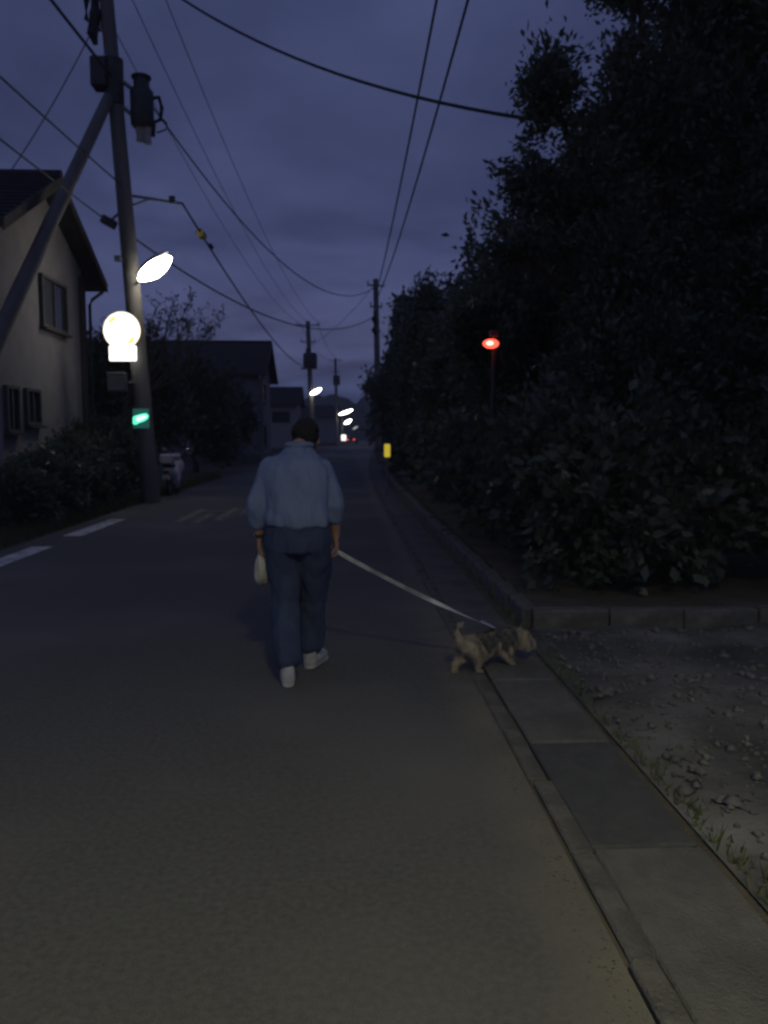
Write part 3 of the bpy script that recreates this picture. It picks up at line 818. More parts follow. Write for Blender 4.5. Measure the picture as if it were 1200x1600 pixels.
def plant(name, base, blobs, label, cat, tips, lpt, size, group, leafm=LEAF, trunk_r=0.12, aspect=0.22, twig=0.45, seed=1, bare=False, stems=1, spread=0.10):
    """blobs: (centre, radii) of foliage masses; limbs reach each mass, twigs carry the leaves"""
    r_ = np.random.default_rng(seed)
    o = empty(name, base, label, cat, group)
    base = Vector(base)
    tr = MB()
    vol = np.array([b[1][0] * b[1][1] * b[1][2] for b in blobs]) ** 0.8; vol /= vol.sum()
    allc = []; alld = []
    fork = []
    top = max(b[0][2] for b in blobs)
    for s in range(stems):
        off = Vector((r_.normal(0, 0.12), r_.normal(0, 0.12), 0)) if stems > 1 else Vector((0, 0, 0))
        hh = base.z + (top - base.z) * r_.uniform(0.45, 0.6)
        pts = [base + off + Vector((r_.normal(0, .05), r_.normal(0, .05), 0)) * i + Vector((0, 0, (hh - base.z) * i / 5)) for i in range(6)]
        pts[0].z -= 0.06
        tr.tube(pts, [trunk_r * (1.25 if i == 0 else 1 - 0.10 * i) for i in range(6)], 10)
        fork.append(pts)
    br = MB()
    for bi, (bc, brd) in enumerate(blobs):
        bc = Vector(bc)
        pts = fork[bi % stems]
        j = int(r_.integers(2, 6))
        s0 = pts[j]
        mid = s0.lerp(bc, 0.5) + Vector(r_.normal(0, 0.15, 3)) * 0.6
        lr = trunk_r * 0.5
        br.tube([s0, s0.lerp(mid, 0.5) + Vector((0, 0, 0.05)), mid, mid.lerp(bc, 0.55), bc], [lr, lr * 0.85, lr * 0.7, lr * 0.5, lr * 0.3], 7)
        nt_ = int(tips * vol[bi]) + 12
        for k in range(nt_):
            v = r_.normal(0, 1, 3); v /= np.linalg.norm(v)
            rad = r_.uniform(0.25, 1.0) ** 0.6 * (1 + (r_.random() < 0.2) * r_.uniform(0, 0.45))
            tip = bc + Vector(v * np.array(brd) * rad)
            if tip.z < base.z + 0.08: continue
            dirv = Vector(v) * 0.8 + Vector((0, 0, 0.15)) + Vector(r_.normal(0, 0.3, 3))
            dirv.normalize()
            st = tip - dirv * twig
            if k % 3 == 0:
                mm = bc.lerp(st, 0.5) + Vector(r_.normal(0, 0.06, 3))
                br.tube([bc, mm, st, tip], [lr * 0.28 + .003, lr * 0.2 + .003, 0.006, 0.003], 4, cap=False)
            else:
                br.tube([st, tip], [0.006, 0.003], 3, cap=False)
            if bare and r_.random() < 0.75: continue
            t = r_.uniform(-0.1, 1.0, lpt)
            c_ = np.array(st)[None] + np.outer(t, np.array(tip - st)) + r_.normal(0, spread, (lpt, 3)) * (0.4 + 0.6 * t[:, None])
            allc.append(c_); alld.append(np.repeat(np.array(dirv)[None], lpt, 0))
    tr.build('trunk' if stems == 1 else 'stem', BARK, o, smooth=True)
    br.build('limbs', BARK, o)
    c_ = np.concatenate(allc); d_ = np.concatenate(alld)
    if PRUNED:
        k = ~in_pruned(c_); c_, d_ = c_[k], d_[k]
    k = c_[:, 2] > base.z + 0.02
    c_, d_ = c_[k], d_[k]
    v, f = leaf_mesh(c_, d_, size, aspect, r_)
    v[:, 2] = np.maximum(v[:, 2], base.z + 0.005)
    lf = np_mesh('crown', v, f, leafm, o)
    lf['kind'] = 'stuff'
    return o

PRUNED = [((1.15, 5.0, 2.35), (2.35, 10.75, 3.35))]
TG = 'trees behind the hedge'
plant('leafy_tree', (3.9, 8.9, 0.1), [((5.0, 8.8, 5.4), (1.3, 1.5, 2.3)), ((3.15, 8.6, 5.0), (0.62, 0.8, 0.85)), ((2.08, 8.4, 5.08), (0.33, 0.5, 0.52)),
      ((4.0, 8.8, 6.2), (0.8, 0.8, 0.8)), ((2.45, 8.4, 4.05), (0.50, 0.7, 0.46)), ((1.80, 8.3, 3.38), (0.42, 0.6, 0.36)), ((2.55, 8.4, 3.15), (0.78, 0.9, 0.72)),
      ((4.2, 8.6, 3.9), (1.15, 1.2, 1.4)), ((3.2, 8.4, 2.0), (1.3, 1.2, 1.2)), ((5.0, 8.2, 2.4), (1.6, 1.4, 1.6)), ((2.75, 8.5, 4.6), (0.4, 0.5, 0.35)),
      ((1.86, 8.3, 4.05), (0.20, 0.4, 0.12)), ((3.0, 8.5, 6.2), (0.5, 0.5, 0.30))],
      'big leafy tree overhanging the yard entrance, tallest on the right side', 'tree', 1900, 85, 0.088, TG, LEAF, 0.17, 0.21, 0.5, 11, spread=0.10)
plant('leafy_tree', (6.3, 11.5, 0.1), [((6.4, 11.5, 6.6), (2.3, 2.0, 2.6)), ((4.9, 11.8, 4.6), (1.6, 1.5, 2.0)), ((6.8, 11.2, 3.2), (2.0, 1.8, 2.0))],
      'broad dark tree directly behind the big leafy tree', 'tree', 900, 60, 0.15, TG, LEAF_D, 0.18, 0.25, 0.6, 12, spread=0.16)
plant('leafy_tree', (3.3, 13.8, 0.1), [((3.5, 13.8, 4.2), (1.5, 1.5, 1.7)), ((2.45, 13.6, 3.0), (0.85, 1.1, 1.05)), ((3.2, 13.8, 2.0), (1.3, 1.3, 1.2)), ((2.1, 13.2, 3.4), (0.4, 0.5, 0.45)), ((5.2, 14.0, 4.0), (1.5, 1.5, 2.2))],
      'mid sized tree behind the glowing red lamp', 'tree', 800, 60, 0.13, TG, LEAF, 0.13, 0.24, 0.55, 13, spread=0.14)
plant('leafy_tree', (3.5, 19.5, 0.1), [((3.2, 19.5, 3.7), (1.25, 1.3, 1.3)), ((2.6, 19.3, 2.6), (1.0, 1.2, 1.3)), ((4.6, 20, 4.4), (1.5, 1.5, 2.0))],
      'rounded tree past the red lamp, shorter than its neighbours', 'tree', 650, 50, 0.16, TG, LEAF_D, 0.12, 0.25, 0.6, 14, spread=0.16)
plant('leafy_tree', (3.3, 27, 0.1), [((3.0, 27, 4.6), (1.3, 1.4, 1.5)), ((2.35, 26.8, 3.2), (0.95, 1.2, 1.6)), ((4.4, 27, 4.8), (1.5, 1.5, 2.0)), ((2.75, 26.8, 6.0), (0.45, 0.5, 0.7))],
      'tree with an upright tuft beside the right pole cables', 'tree', 650, 50, 0.19, TG, LEAF, 0.12, 0.25, 0.7, 15, spread=0.18)
plant('leafy_tree', (3.4, 36, 0.1), [((2.9, 36, 4.6), (1.1, 1.4, 2.0)), ((2.2, 35.8, 3.0), (0.9, 1.2, 1.7)), ((4.3, 36, 5.2), (1.5, 1.5, 2.3)), ((2.7, 36, 7.0), (0.45, 0.5, 1.1))],
      'narrow tall tree standing just before the right utility pole', 'tree', 600, 50, 0.24, TG, LEAF_D, 0.13, 0.25, 0.8, 16, spread=0.22)
plant('leafy_tree', (4.1, 52, 0.0), [((3.5, 52, 4.6), (1.7, 1.7, 2.3)), ((2.6, 51.8, 3.4), (1.2, 1.5, 2.2)), ((5.0, 52, 5.2), (1.6, 1.5, 2.4)), ((1.9, 51.5, 4.6), (0.6, 0.6, 0.5))],
      'far tree leaning over the road past the right utility pole', 'tree', 600, 45, 0.32, TG, LEAF_D, 0.15, 0.25, 0.9, 17, spread=0.28)
plant('leafy_tree', (6.2, 75, 0.0), [((5.6, 75, 4.0), (2.2, 2.0, 2.4)), ((4.6, 75, 2.8), (1.3, 1.5, 2.0))],
      'farthest tree on the right side where the street bends', 'tree', 450, 40, 0.45, TG, LEAF_D, 0.15, 0.25, 0.9, 18, spread=0.35)
hy = [7.2, 8.7, 10.4, 12.3, 14.6, 17.2, 20.2, 24.0, 28.5, 33.5]
for i, yy in enumerate(hy):
    s_ = shift(yy)
    plant('hedge_shrub', (2.35 + s_, yy, 0.1), [((2.35 + s_, yy, 1.0), (0.85, 0.95, 0.85)), ((2.2 + s_, yy + 0.5, 1.35), (0.65, 0.8, 0.6)), ((3.3 + s_, yy + 0.2, 0.95), (0.9, 0.9, 0.85))],
          'dense leafy hedge shrub at the corner of the raised kerb by the yard' if i == 0 else 'dense dark shrub in the hedge row along the raised kerb, away from its corner', 'shrub', 330 if i < 4 else 220, 42 if i < 5 else 34, 0.085 + 0.004 * yy, 'hedge row shrubs on the right', LEAF_L, 0.035, 0.3, 0.3, 30 + i, stems=4, spread=0.08)
plant('hedge_shrub', (4.6, 7.3, 0.1), [((4.6, 7.3, 1.2), (1.1, 0.9, 1.1)), ((5.9, 7.5, 1.2), (1.1, 0.9, 1.1))], 'wide dark shrub behind the yard entrance kerb', 'shrub', 420, 42, 0.11, 'hedge row shrubs on the right', LEAF_L, 0.035, 0.3, 0.3, 45, stems=4, spread=0.09)
PRUNED = []
LGp = 'trees on the left'
plant('garden_tree', (-7.3, 27.5, 0), [((-7.3, 27.5, 3.6), (1.5, 1.5, 1.6)), ((-6.3, 27.2, 2.4), (1.2, 1.3, 1.6)), ((-8.4, 27.5, 3.0), (1.4, 1.4, 1.6))],
      'dark garden tree beyond the house, below the lit lamp', 'tree', 600, 50, 0.19, LGp, LEAF_D, 0.14, 0.25, 0.6, 21, spread=0.18)
plant('garden_tree', (-6.3, 34, 0), [((-6.2, 34, 3.2), (1.5, 1.5, 1.7)), ((-5.3, 33.6, 1.7), (0.9, 1.2, 1.3)), ((-7.8, 34, 3.4), (1.5, 1.5, 1.6))],
      'dark rounded garden tree in front of the dark roofed house', 'tree', 550, 50, 0.22, LGp, LEAF_D, 0.14, 0.25, 0.6, 22, spread=0.2)
plant('garden_tree', (-6.0, 41.5, 0), [((-5.9, 41.5, 2.6), (1.2, 1.3, 1.8)), ((-7.2, 41.5, 3.0), (1.3, 1.3, 1.8))],
      'low garden tree against the dark roofed house wall', 'tree', 420, 45, 0.26, LGp, LEAF_D, 0.14, 0.25, 0.7, 23, spread=0.24)
# spindly, almost bare tree whose stiff twigs stand against the sky
bt = empty('bare_tree', (-6.9, 25.2, 0), 'spindly almost bare tree with upright twigs beside the lit lamp', 'tree', LGp)
tr = MB(); brs = MB(); tips = []
tr.tube([(-6.9, 25.2, -0.05), (-6.88, 25.2, 1.5), (-6.8, 25.2, 2.6)], [0.12, 0.1, 0.07], 8)
rr = np.random.default_rng(5)
for (px, py) in ((245, 478), (252, 500), (272, 470), (270, 500), (301, 466), (306, 490), (295, 512), (345, 500), (325, 515), (235, 510)):
    e = at(px, py, 25.2 + rr.normal(0, 0.4))
    s0 = Vector((-6.85, 25.2, 2.0 + rr.uniform(0, 0.6)))
    m1 = s0.lerp(e, 0.5) + Vector((e.x - s0.x, 0, -0.2)) * 0.25
    m2 = s0.lerp(e, 0.8) + Vector((rr.normal(0, 0.06), 0, 0))
    brs.tube([s0, m1, m2, e], [0.05, 0.035, 0.02, 0.008], 6)
    for k in range(14):
        t = rr.uniform(0.35, 1); q_ = m1.lerp(e, t)
        q2 = q_ + Vector((rr.normal(0, 0.16), rr.normal(0, 0.1), rr.uniform(0.05, 0.3)))
        brs.tube([q_, q2], [0.01, 0.004], 4); tips.append(np.array(q2))
tr.build('trunk', BARK, bt, smooth=True); brs.build('limbs', BARK, bt)
tips = np.repeat(np.array(tips), 7, 0) + rr.normal(0, 0.07, (len(tips) * 7, 3))
v, f = leaf_mesh(tips, np.tile([0, 0, 1.0], (len(tips), 1)), 0.12, 0.2, rr)
np_mesh('crown', v, f, LEAF_D, bt)['kind'] = 'stuff'
for i, (x, yy, hgt) in enumerate(((-5.35, 13.2, 1.0), (-5.4, 14.7, 1.25), (-5.45, 16.2, 1.55), (-5.55, 17.6, 1.75), (-5.7, 19.6, 1.9), (-6.1, 21.6, 1.9), (-6.2, 23.6, 1.8))):
    plant('garden_shrub', (x, yy, 0), [((x, yy, hgt * 0.5), (0.62, 0.8, hgt * 0.5)), ((x - 0.2, yy + 0.3, hgt * 0.75), (0.4, 0.5, hgt * 0.28))],
          ('lowest garden shrub, at the house row end beside the painted dashes' if i == 0 else 'taller dark garden shrub in the row between stucco house and road'), 'shrub', 260, 40, 0.11, 'garden shrubs on the left', LEAF_L, 0.03, 0.3, 0.28, 60 + i, stems=4, spread=0.08)
# verge grass on both sides
def grass(name, n, fx, fy, hgt, label, seed):
    r_ = np.random.default_rng(seed)
    x, y_ = fx(r_, n), fy(r_, n)
    c_ = np.c_[x, y_, np.zeros(n)]
    a = r_.uniform(0, 6.28, n); h_ = hgt * r_.uniform(0.3, 1.2, n)
    wv = np.c_[np.cos(a), np.sin(a), np.zeros(n)] * 0.006
    ln = np.c_[r_.normal(0, 0.35, n), r_.normal(0, 0.35, n), np.ones(n)] * h_[:, None]
    v = np.stack([c_ - wv, c_ + wv, c_ + ln], 1).reshape(-1, 3)
    v[:, 2] -= 0.004
    return tag(np_mesh(name, v, np.arange(3 * n).reshape(-1, 3), GRASS), label, 'grass', kind='stuff')
grass('verge_grass', 9000, lambda r, n: -4.6 - np.abs(r.normal(0, 0.35, n)), lambda r, n: r.uniform(8, 30, n), 0.22, 'ragged green verge grass along the left road edge', 81)
g2 = grass('kerb_weeds', 700, lambda r, n: 1.34 + np.abs(r.normal(0, 0.05, n)), lambda r, n: 1.2 + np.abs(r.normal(0, 1, n)) * 3 + (r.random(n) < .4) * r.integers(0, 6, n) * .9, 0.06, 'small weeds in the joint beside the gutter lids', 82)

# ================================================================== WALKER
O = Vector((-0.30, 4.9, 0))
person = empty('person', O, 'person in light blue shirt and navy trousers walking away with a leash', 'person')
def W(x, y, z): return O + Vector((x, y, z))
LA, RA = W(-0.055, -0.17, 0.09), W(0.075, 0.20, 0.10)
lk, rk = W(-0.075, 0.0, 0.48), W(0.085, 0.15, 0.48)
lh, rh = W(-0.09, 0.0, 0.86), W(0.09, 0.0, 0.86)
lsh, rsh = W(-0.160, 0.10, 1.315), W(0.160, 0.10, 1.315)
le, re_ = W(-0.245, 0.03, 1.07), W(0.225, 0.03, 1.07)
lw, rw = W(-0.240, 0.07, 0.885), W(0.235, 0.09, 0.885)
nb = W(0.01, 0.12, 1.40); hd = W(0.045, 0.22, 1.497)
body = MB()
body.cone(lh, lk, 0.085, 0.055).cone(lk, LA, 0.055, 0.04).cone(rh, rk, 0.085, 0.055).cone(rk, RA, 0.055, 0.04)
body.ball(W(0, 0.0, 0.92), (0.165, 0.115, 0.13)).cone(W(0, 0.0, 0.95), W(0, 0.07, 1.25), 0.12, 0.125)
body.ball(W(0, 0.07, 1.22), (0.145, 0.095, 0.15)).cone(lsh.lerp(rsh, 0.06) + Vector((0, 0, -0.03)), rsh.lerp(lsh, 0.06) + Vector((0, 0, -0.03)), 0.045, 0.045)
body.cone(lsh.lerp(rsh, 0.06) + Vector((0, 0, -0.03)), le, 0.045, 0.040).cone(le, lw, 0.042, 0.030).cone(rsh.lerp(lsh, 0.06) + Vector((0, 0, -0.03)), re_, 0.045, 0.040).cone(re_, rw, 0.042, 0.030)
body.cone(nb, W(0.025, 0.17, 1.47), 0.058, 0.052)
# head bowed forward, turned a little right: skull, jaw, nose, ears
body.ball(hd, (0.076, 0.094, 0.105), 16, 12)
body.ball(hd + Vector((0.012, 0.05, -0.06)), (0.058, 0.055, 0.06))
body.cone(hd + Vector((0.025, 0.098, -0.02)), hd + Vector((0.03, 0.108, -0.04)), 0.010, 0.013)
body.ball(hd + Vector((0.022, 0.10, -0.075)), (0.022, 0.012, 0.010))
for s_ in (-1, 1):
    body.ball(hd + Vector((s_ * 0.078, -0.005, -0.02)), (0.012, 0.020, 0.032))
    body.ball(hd + Vector((s_ * 0.03 + 0.02, 0.088, 0.005)), (0.013, 0.010, 0.010))
# hands: palm, four unequal fingers curled round the thing held, thumb from the side
def hand(mb, wr, down, side, fwd):
    wr = Vector(wr); down = Vector(down).normalized(); side = Vector(side).normalized(); fwd = Vector(fwd).normalized()
    pal = wr + down * 0.055
    for k in range(4):
        mb.cone(wr + fwd * (0.012 * (k - 1.5)), wr + down * 0.085 + fwd * (0.018 * (k - 1.5)), 0.017, 0.013)
        ln = (0.036, 0.043, 0.046, 0.034)[k]
        a = wr + down * 0.088 + fwd * (0.0195 * (k - 1.5))
        b = a + down * ln + side * 0.010
        c2 = b + down * 0.010 + side * 0.026
        d2 = c2 - down * 0.020 + side * 0.010
        mb.cone(a, b, 0.0098, 0.009).cone(b, c2, 0.009, 0.0085).cone(c2, d2, 0.0085, 0.008)
    a = wr + down * 0.03 + fwd * 0.026 + side * 0.006
    b = a + down * 0.035 + fwd * 0.016 + side * 0.018
    c2 = b + down * 0.026 - fwd * 0.004 + side * 0.012
    mb.cone(a, b, 0.013, 0.011).cone(b, c2, 0.011, 0.009)
hand(body, lw, (0.02, 0.1, -1), (1, 0, 0), (0, 1, 0.1))
hand(body, rw, (0.10, 0.05, -1), (-1, 0, 0), (0, 1, 0.1))
organic(body, 'body', SKIN, person, 0.0065, 3)
# hair cap
hr = MB()
hr.ball(hd + Vector((0, -0.014, 0.022)), (0.086, 0.100, 0.100), 20, 14)
hr.ball(hd + Vector((-0.004, -0.055, -0.045)), (0.068, 0.050, 0.068), 14, 10)
organic(hr, 'hair', HAIR, person, 0.007, 2, 0.008, 40)
# shirt
sh = MB()
def loft(mb, rings, seg=28):
    b = len(mb.v)
    for (cx, cy, cz, rx, ry) in rings:
        for k in range(seg):
            a = 2 * math.pi * k / seg
            ca, sa = math.cos(a), math.sin(a)
            mb.v.append(tuple(W(cx + rx * math.copysign(abs(ca) ** 0.85, ca), cy + ry * math.copysign(abs(sa) ** 0.85, sa), cz)))
    n = len(rings)
    for i in range(n - 1):
        for k in range(seg):
            k2 = (k + 1) % seg
            mb.f.append((b + i * seg + k, b + i * seg + k2, b + (i + 1) * seg + k2, b + (i + 1) * seg + k))
    mb.f.append(tuple(b + k for k in range(seg))[::-1]); mb.f.append(tuple(b + (n - 1) * seg + k for k in range(seg)))
loft(sh, [(0, 0.0, 0.955, 0.200, 0.142), (0, 0.0, 1.0, 0.202, 0.144), (0, 0.02, 1.08, 0.200, 0.142), (0, 0.04, 1.17, 0.203, 0.142), (0, 0.065, 1.26, 0.205, 0.138),
          (0, 0.08, 1.315, 0.192, 0.13), (0, 0.095, 1.36, 0.155, 0.11), (0.003, 0.11, 1.395, 0.112, 0.09), (0.006, 0.12, 1.418, 0.085, 0.078), (0.01, 0.13, 1.435, 0.07, 0.072)])
sh.cone(lsh + Vector((0.01, 0, -0.022)), le, 0.076, 0.060).cone(le, le.lerp(lw, 0.50), 0.060, 0.046)
sh.cone(rsh + Vector((-0.01, 0, -0.022)), re_, 0.076, 0.060).cone(re_, re_.lerp(rw, 0.36), 0.060, 0.054)
organic(sh, 'shirt', SHIRT, person, 0.008, 12, 0.020, 9.0, 3.3, 0.45)
cl = MB()
cl.tube([W(0.01 + 0.074 * math.cos(a), 0.135 + 0.076 * math.sin(a), 1.444 - 0.004 * math.sin(a)) for a in np.linspace(0, 6.283, 25)], 0.021, 8, cap=False)
cl.build('collar', SHIRT, person, smooth=True)
# trousers
tz = MB()
loft(tz, [(0, 0.0, 0.80, 0.19, 0.135), (0, 0.0, 0.87, 0.200, 0.142), (0, 0.0, 0.93, 0.195, 0.135), (0, 0.0, 0.985, 0.178, 0.118)])
tz.cone(lh + Vector((-0.01, -0.01, -0.02)), lk, 0.112, 0.090).cone(lk, LA + Vector((0.0, 0.01, 0.075)), 0.090, 0.078)
tz.cone(rh + Vector((0.01, -0.01, -0.02)), rk, 0.112, 0.090).cone(rk, RA + Vector((0.0, -0.005, 0.07)), 0.090, 0.078)
organic(tz, 'trousers', JEANS, person, 0.008, 10, 0.020, 9.5, 9.1, 0.40)
bl = MB()
bl.tube([W(0.186 * math.cos(a), 0.125 * math.sin(a), 0.972) for a in np.linspace(0, 6.283, 33)], 0.014, 8, cap=False)
bl.build('belt', BLACKP, person, smooth=True)
def shoe(an, toe_dir, pitch, label=None):
    d = Vector(toe_dir).normalized()
    s_ = Vector((d.y, -d.x, 0))
    u = MB()
    heel = Vector((an.x, an.y, an.z - 0.045)) - d * 0.03
    toe = heel + d * 0.20 + Vector((0, 0, pitch * 0.2))
    u.cone(heel + Vector((0, 0, 0.0)), heel + Vector((0, 0, 0.055)), 0.043, 0.042)
    u.cone(heel, heel.lerp(toe, 0.55) + Vector((0, 0, 0.004)), 0.044, 0.046).cone(heel.lerp(toe, 0.5), toe - d * 0.005, 0.046, 0.036)
    sho = organic(u, 'shoe', SHOE, person, 0.007, 4, 0.003, 30)
    so = MB()
    so.cone(heel + Vector((0, 0, -0.027)), toe + Vector((0, 0, -0.024)), 0.040, 0.040)
    me = remesh(so, 0.008, 2)
    zc = (heel.z + toe.z) / 2
    for v in me.vertices:
        t = max(0, min(1, (v.co - heel).dot(d) / 0.2)); lz = heel.z + (toe.z - heel.z) * t
        v.co.z = max(lz - 0.045, min(lz - 0.018, v.co.z))
        v.co -= O
    link_mesh('sole', me, SOLE, sho)
shoe(LA + Vector((0, 0, 0.002)), (-0.12, 1, 0), 0.0)
shoe(RA + Vector((0, 0, -0.008)), (0.42, 1, 0), 0.0)
# wrist watch
wv = (lw - le).normalized()
wc = le.lerp(lw, 0.98)
MB().tube([wc - wv * 0.011, wc + wv * 0.011], 0.0365, 16).build('wristwatch', DARKMET, person)
ws = MB().tube([wc + Vector((-0.030, -0.016, 0)), wc + Vector((-0.044, -0.022, 0))], 0.017, 14).build('watch_case', METALB, person)

# bag in the left hand
bc = W(-0.225, 0.075, 0.795)
bag = empty('plastic_bag', bc + Vector((0, 0, -0.22)), 'crumpled pale plastic bag hanging from the walking person\'s left hand', 'bag')
bgm = MB()
seg = 26
prev = None
lv = [(0.035, 0.012, 0.010), (0.0, 0.014, 0.013), (-0.03, 0.022, 0.022), (-0.07, 0.036, 0.042), (-0.12, 0.043, 0.055), (-0.17, 0.043, 0.058), (-0.205, 0.036, 0.05), (-0.22, 0.02, 0.03)]
b0 = 0
for (dz, rx, ry) in lv:
    for k in range(seg):
        a = 2 * math.pi * k / seg
        fz = 1 + 0.17 * math.sin(5 * a + dz * 20) + 0.12 * math.sin(9 * a - dz * 45)
        bgm.v.append(tuple(bc + Vector((rx * fz * math.cos(a), ry * fz * math.sin(a), dz))))
for i in range(len(lv) - 1):
    for k in range(seg):
        k2 = (k + 1) % seg
        bgm.f.append((i * seg + k, i * seg + k2, (i + 1) * seg + k2, (i + 1) * seg + k))
bgm.f.append(tuple(range(seg))); bgm.f.append(tuple((len(lv) - 1) * seg + k for k in range(seg)))
bgm.build('bag_body', BAGM, bag, smooth=True)
for s_ in (-1, 1):
    MB().tube([bc + Vector((0.006 * s_, 0, 0.03)), bc + Vector((0.012 * s_, 0.01, 0.05)), bc + Vector((0.02 * s_, 0.03, 0.03)), bc + Vector((0.012 * s_, 0.035, -0.005))], 0.005, 6).build('bag_handle', BAGM, bag)

# ================================================================== DOG
D0 = Vector((0.915, 5.0, 0))
fw = Vector((0.86, 0.50, 0)).normalized(); sd_ = Vector((fw.y, -fw.x, 0))      # forward, right
def DD(f, s, z): return D0 + fw * f + sd_ * s + Vector((0, 0, z))
dog = empty('dog', D0, 'small shaggy cream and grey dog walking on a leash by the gutter', 'dog')
d = MB()
d.cone(DD(-0.13, 0, 0.185), DD(0.02, 0, 0.175), 0.062, 0.064).cone(DD(0.02, 0, 0.175), DD(0.14, 0, 0.18), 0.064, 0.070)
d.ball(DD(-0.15, 0, 0.175), (0.066, 0.066, 0.068)).ball(DD(0.14, 0, 0.165), (0.068, 0.068, 0.075))
d.cone(DD(0.17, 0, 0.20), DD(0.25, 0.01, 0.185), 0.052, 0.044)                                     # neck, carried low
d.ball(DD(0.285, 0.015, 0.172), (0.052, 0.052, 0.048)).cone(DD(0.315, 0.02, 0.155), DD(0.36, 0.025, 0.13), 0.030, 0.022)
d.ball(DD(0.372, 0.026, 0.128), 0.013)
for s_ in (-1, 1):                                                                                  # dropped ears
    d.cone(DD(0.27, 0.015 + s_ * 0.046, 0.20), DD(0.275, 0.015 + s_ * 0.062, 0.145), 0.016, 0.018)
def hind(s, kf, hf, pf, lift=0):
    d.cone(DD(-0.16, s * 0.038, 0.165), DD(kf, s * 0.045, 0.115), 0.046, 0.030)       # thigh to knee (forward)
    d.cone(DD(kf, s * 0.045, 0.115), DD(hf, s * 0.045, 0.068 + lift), 0.028, 0.017)    # to hock (backward)
    d.cone(DD(hf, s * 0.045, 0.068 + lift), DD(pf, s * 0.045, 0.022 + lift), 0.017, 0.015)
    d.cone(DD(pf, s * 0.045, 0.014 + lift), DD(pf + 0.025, s * 0.045, 0.013 + lift), 0.014, 0.013)
hind(1, -0.095, -0.125, -0.115); hind(-1, -0.145, -0.225, -0.245, 0.0)
def fore(s, ef, wf, pf, lift=0):
    d.cone(DD(0.14, s * 0.04, 0.16), DD(ef, s * 0.045, 0.105), 0.036, 0.024)
    d.cone(DD(ef, s * 0.045, 0.105), DD(wf, s * 0.043, 0.045 + lift), 0.021, 0.016)
    d.cone(DD(wf, s * 0.043, 0.045 + lift), DD(pf, s * 0.043, 0.016 + lift), 0.015, 0.014)
    d.cone(DD(pf, s * 0.043, 0.014 + lift), DD(pf + 0.022, s * 0.043, 0.013 + lift), 0.014, 0.013)
fore(1, 0.115, 0.155, 0.165); fore(-1, 0.135, 0.20, 0.215)
d.tube([DD(-0.19, 0, 0.20), DD(-0.235, 0, 0.245), DD(-0.255, 0, 0.285), DD(-0.245, 0, 0.325), DD(-0.205, 0, 0.335)], [0.020, 0.016, 0.014, 0.012, 0.006], 10)
dme = remesh(d, 0.0065, 4)
# shaggy coat sampled over the body: cream on legs and rump, grey saddle on the back
dme.calc_loop_triangles()
vco = np.empty(len(dme.vertices) * 3, np.float32); dme.vertices.foreach_get('co', vco); vco = vco.reshape(-1, 3).astype(float)
vno = np.array([v.normal for v in dme.vertices])
r_ = np.random.default_rng(3)
idx = r_.integers(0, len(vco), 26000)
p = vco[idx] + r_.normal(0, 0.002, (len(idx), 3)); nn = vno[idx]
rel = p - np.array(D0); ff_ = rel @ np.array(fw)
grey = (p[:, 2] > 0.172 + 0.02 * np.sin(ff_ * 40)) & (ff_ > -0.13 + 0.02 * r_.normal(0, 1, len(idx))) & (ff_ < 0.2)
hang = nn * 0.55 + np.array([0, 0, -0.75]) - np.array(fw) * 0.25 + r_.normal(0, 0.34, nn.shape)
hang /= np.linalg.norm(hang, axis=1)[:, None]
ln = r_.uniform(0.018, 0.055, len(idx))[:, None] * (0.7 + 0.5 * np.sin(ff_ * 90 + rel[:, 2] * 70))[:, None]
ln[p[:, 2] > 0.245 + 0 * ff_] *= 0.5
ln = np.minimum(ln, np.maximum(0.006, p[:, 2:3] * 0.35))
wv = np.cross(hang, nn); wv /= np.linalg.norm(wv, axis=1)[:, None] + 1e-6
wv *= 0.0026
v3 = np.stack([p - wv, p + wv, p + hang * ln], 1)
v3[..., 2] = np.maximum(v3[..., 2], 0.004)
for v in dme.vertices: v.co -= D0
link_mesh('body', dme, FUR, dog)
for nm, mask, m in (('cream_coat', ~grey, FUR), ('grey_saddle_coat', grey, FURG)):
    vv_ = v3[mask].reshape(-1, 3)
    np_mesh(nm, vv_, np.arange(len(vv_)).reshape(-1, 3), m, dog)['kind'] = 'stuff'
def band(f, z, ry, rz, r=0.008):
    return [DD(f, ry * math.cos(a), z + rz * math.sin(a)) for a in np.linspace(0, 6.283, 25)]
hb = MB(); hb.tube(band(0.06, 0.178, 0.078, 0.080), 0.010, 8, cap=False); hb.tube(band(0.185, 0.195, 0.068, 0.066), 0.009, 8, cap=False)
hb.tube([DD(0.06, 0, 0.258), DD(0.185, 0, 0.262)], 0.010, 8)
hb.build('harness', HARN, dog, smooth=True)
MB().ball(DD(0.373, 0.026, 0.134), (0.010, 0.010, 0.008)).build('nose', BLACKP, dog)

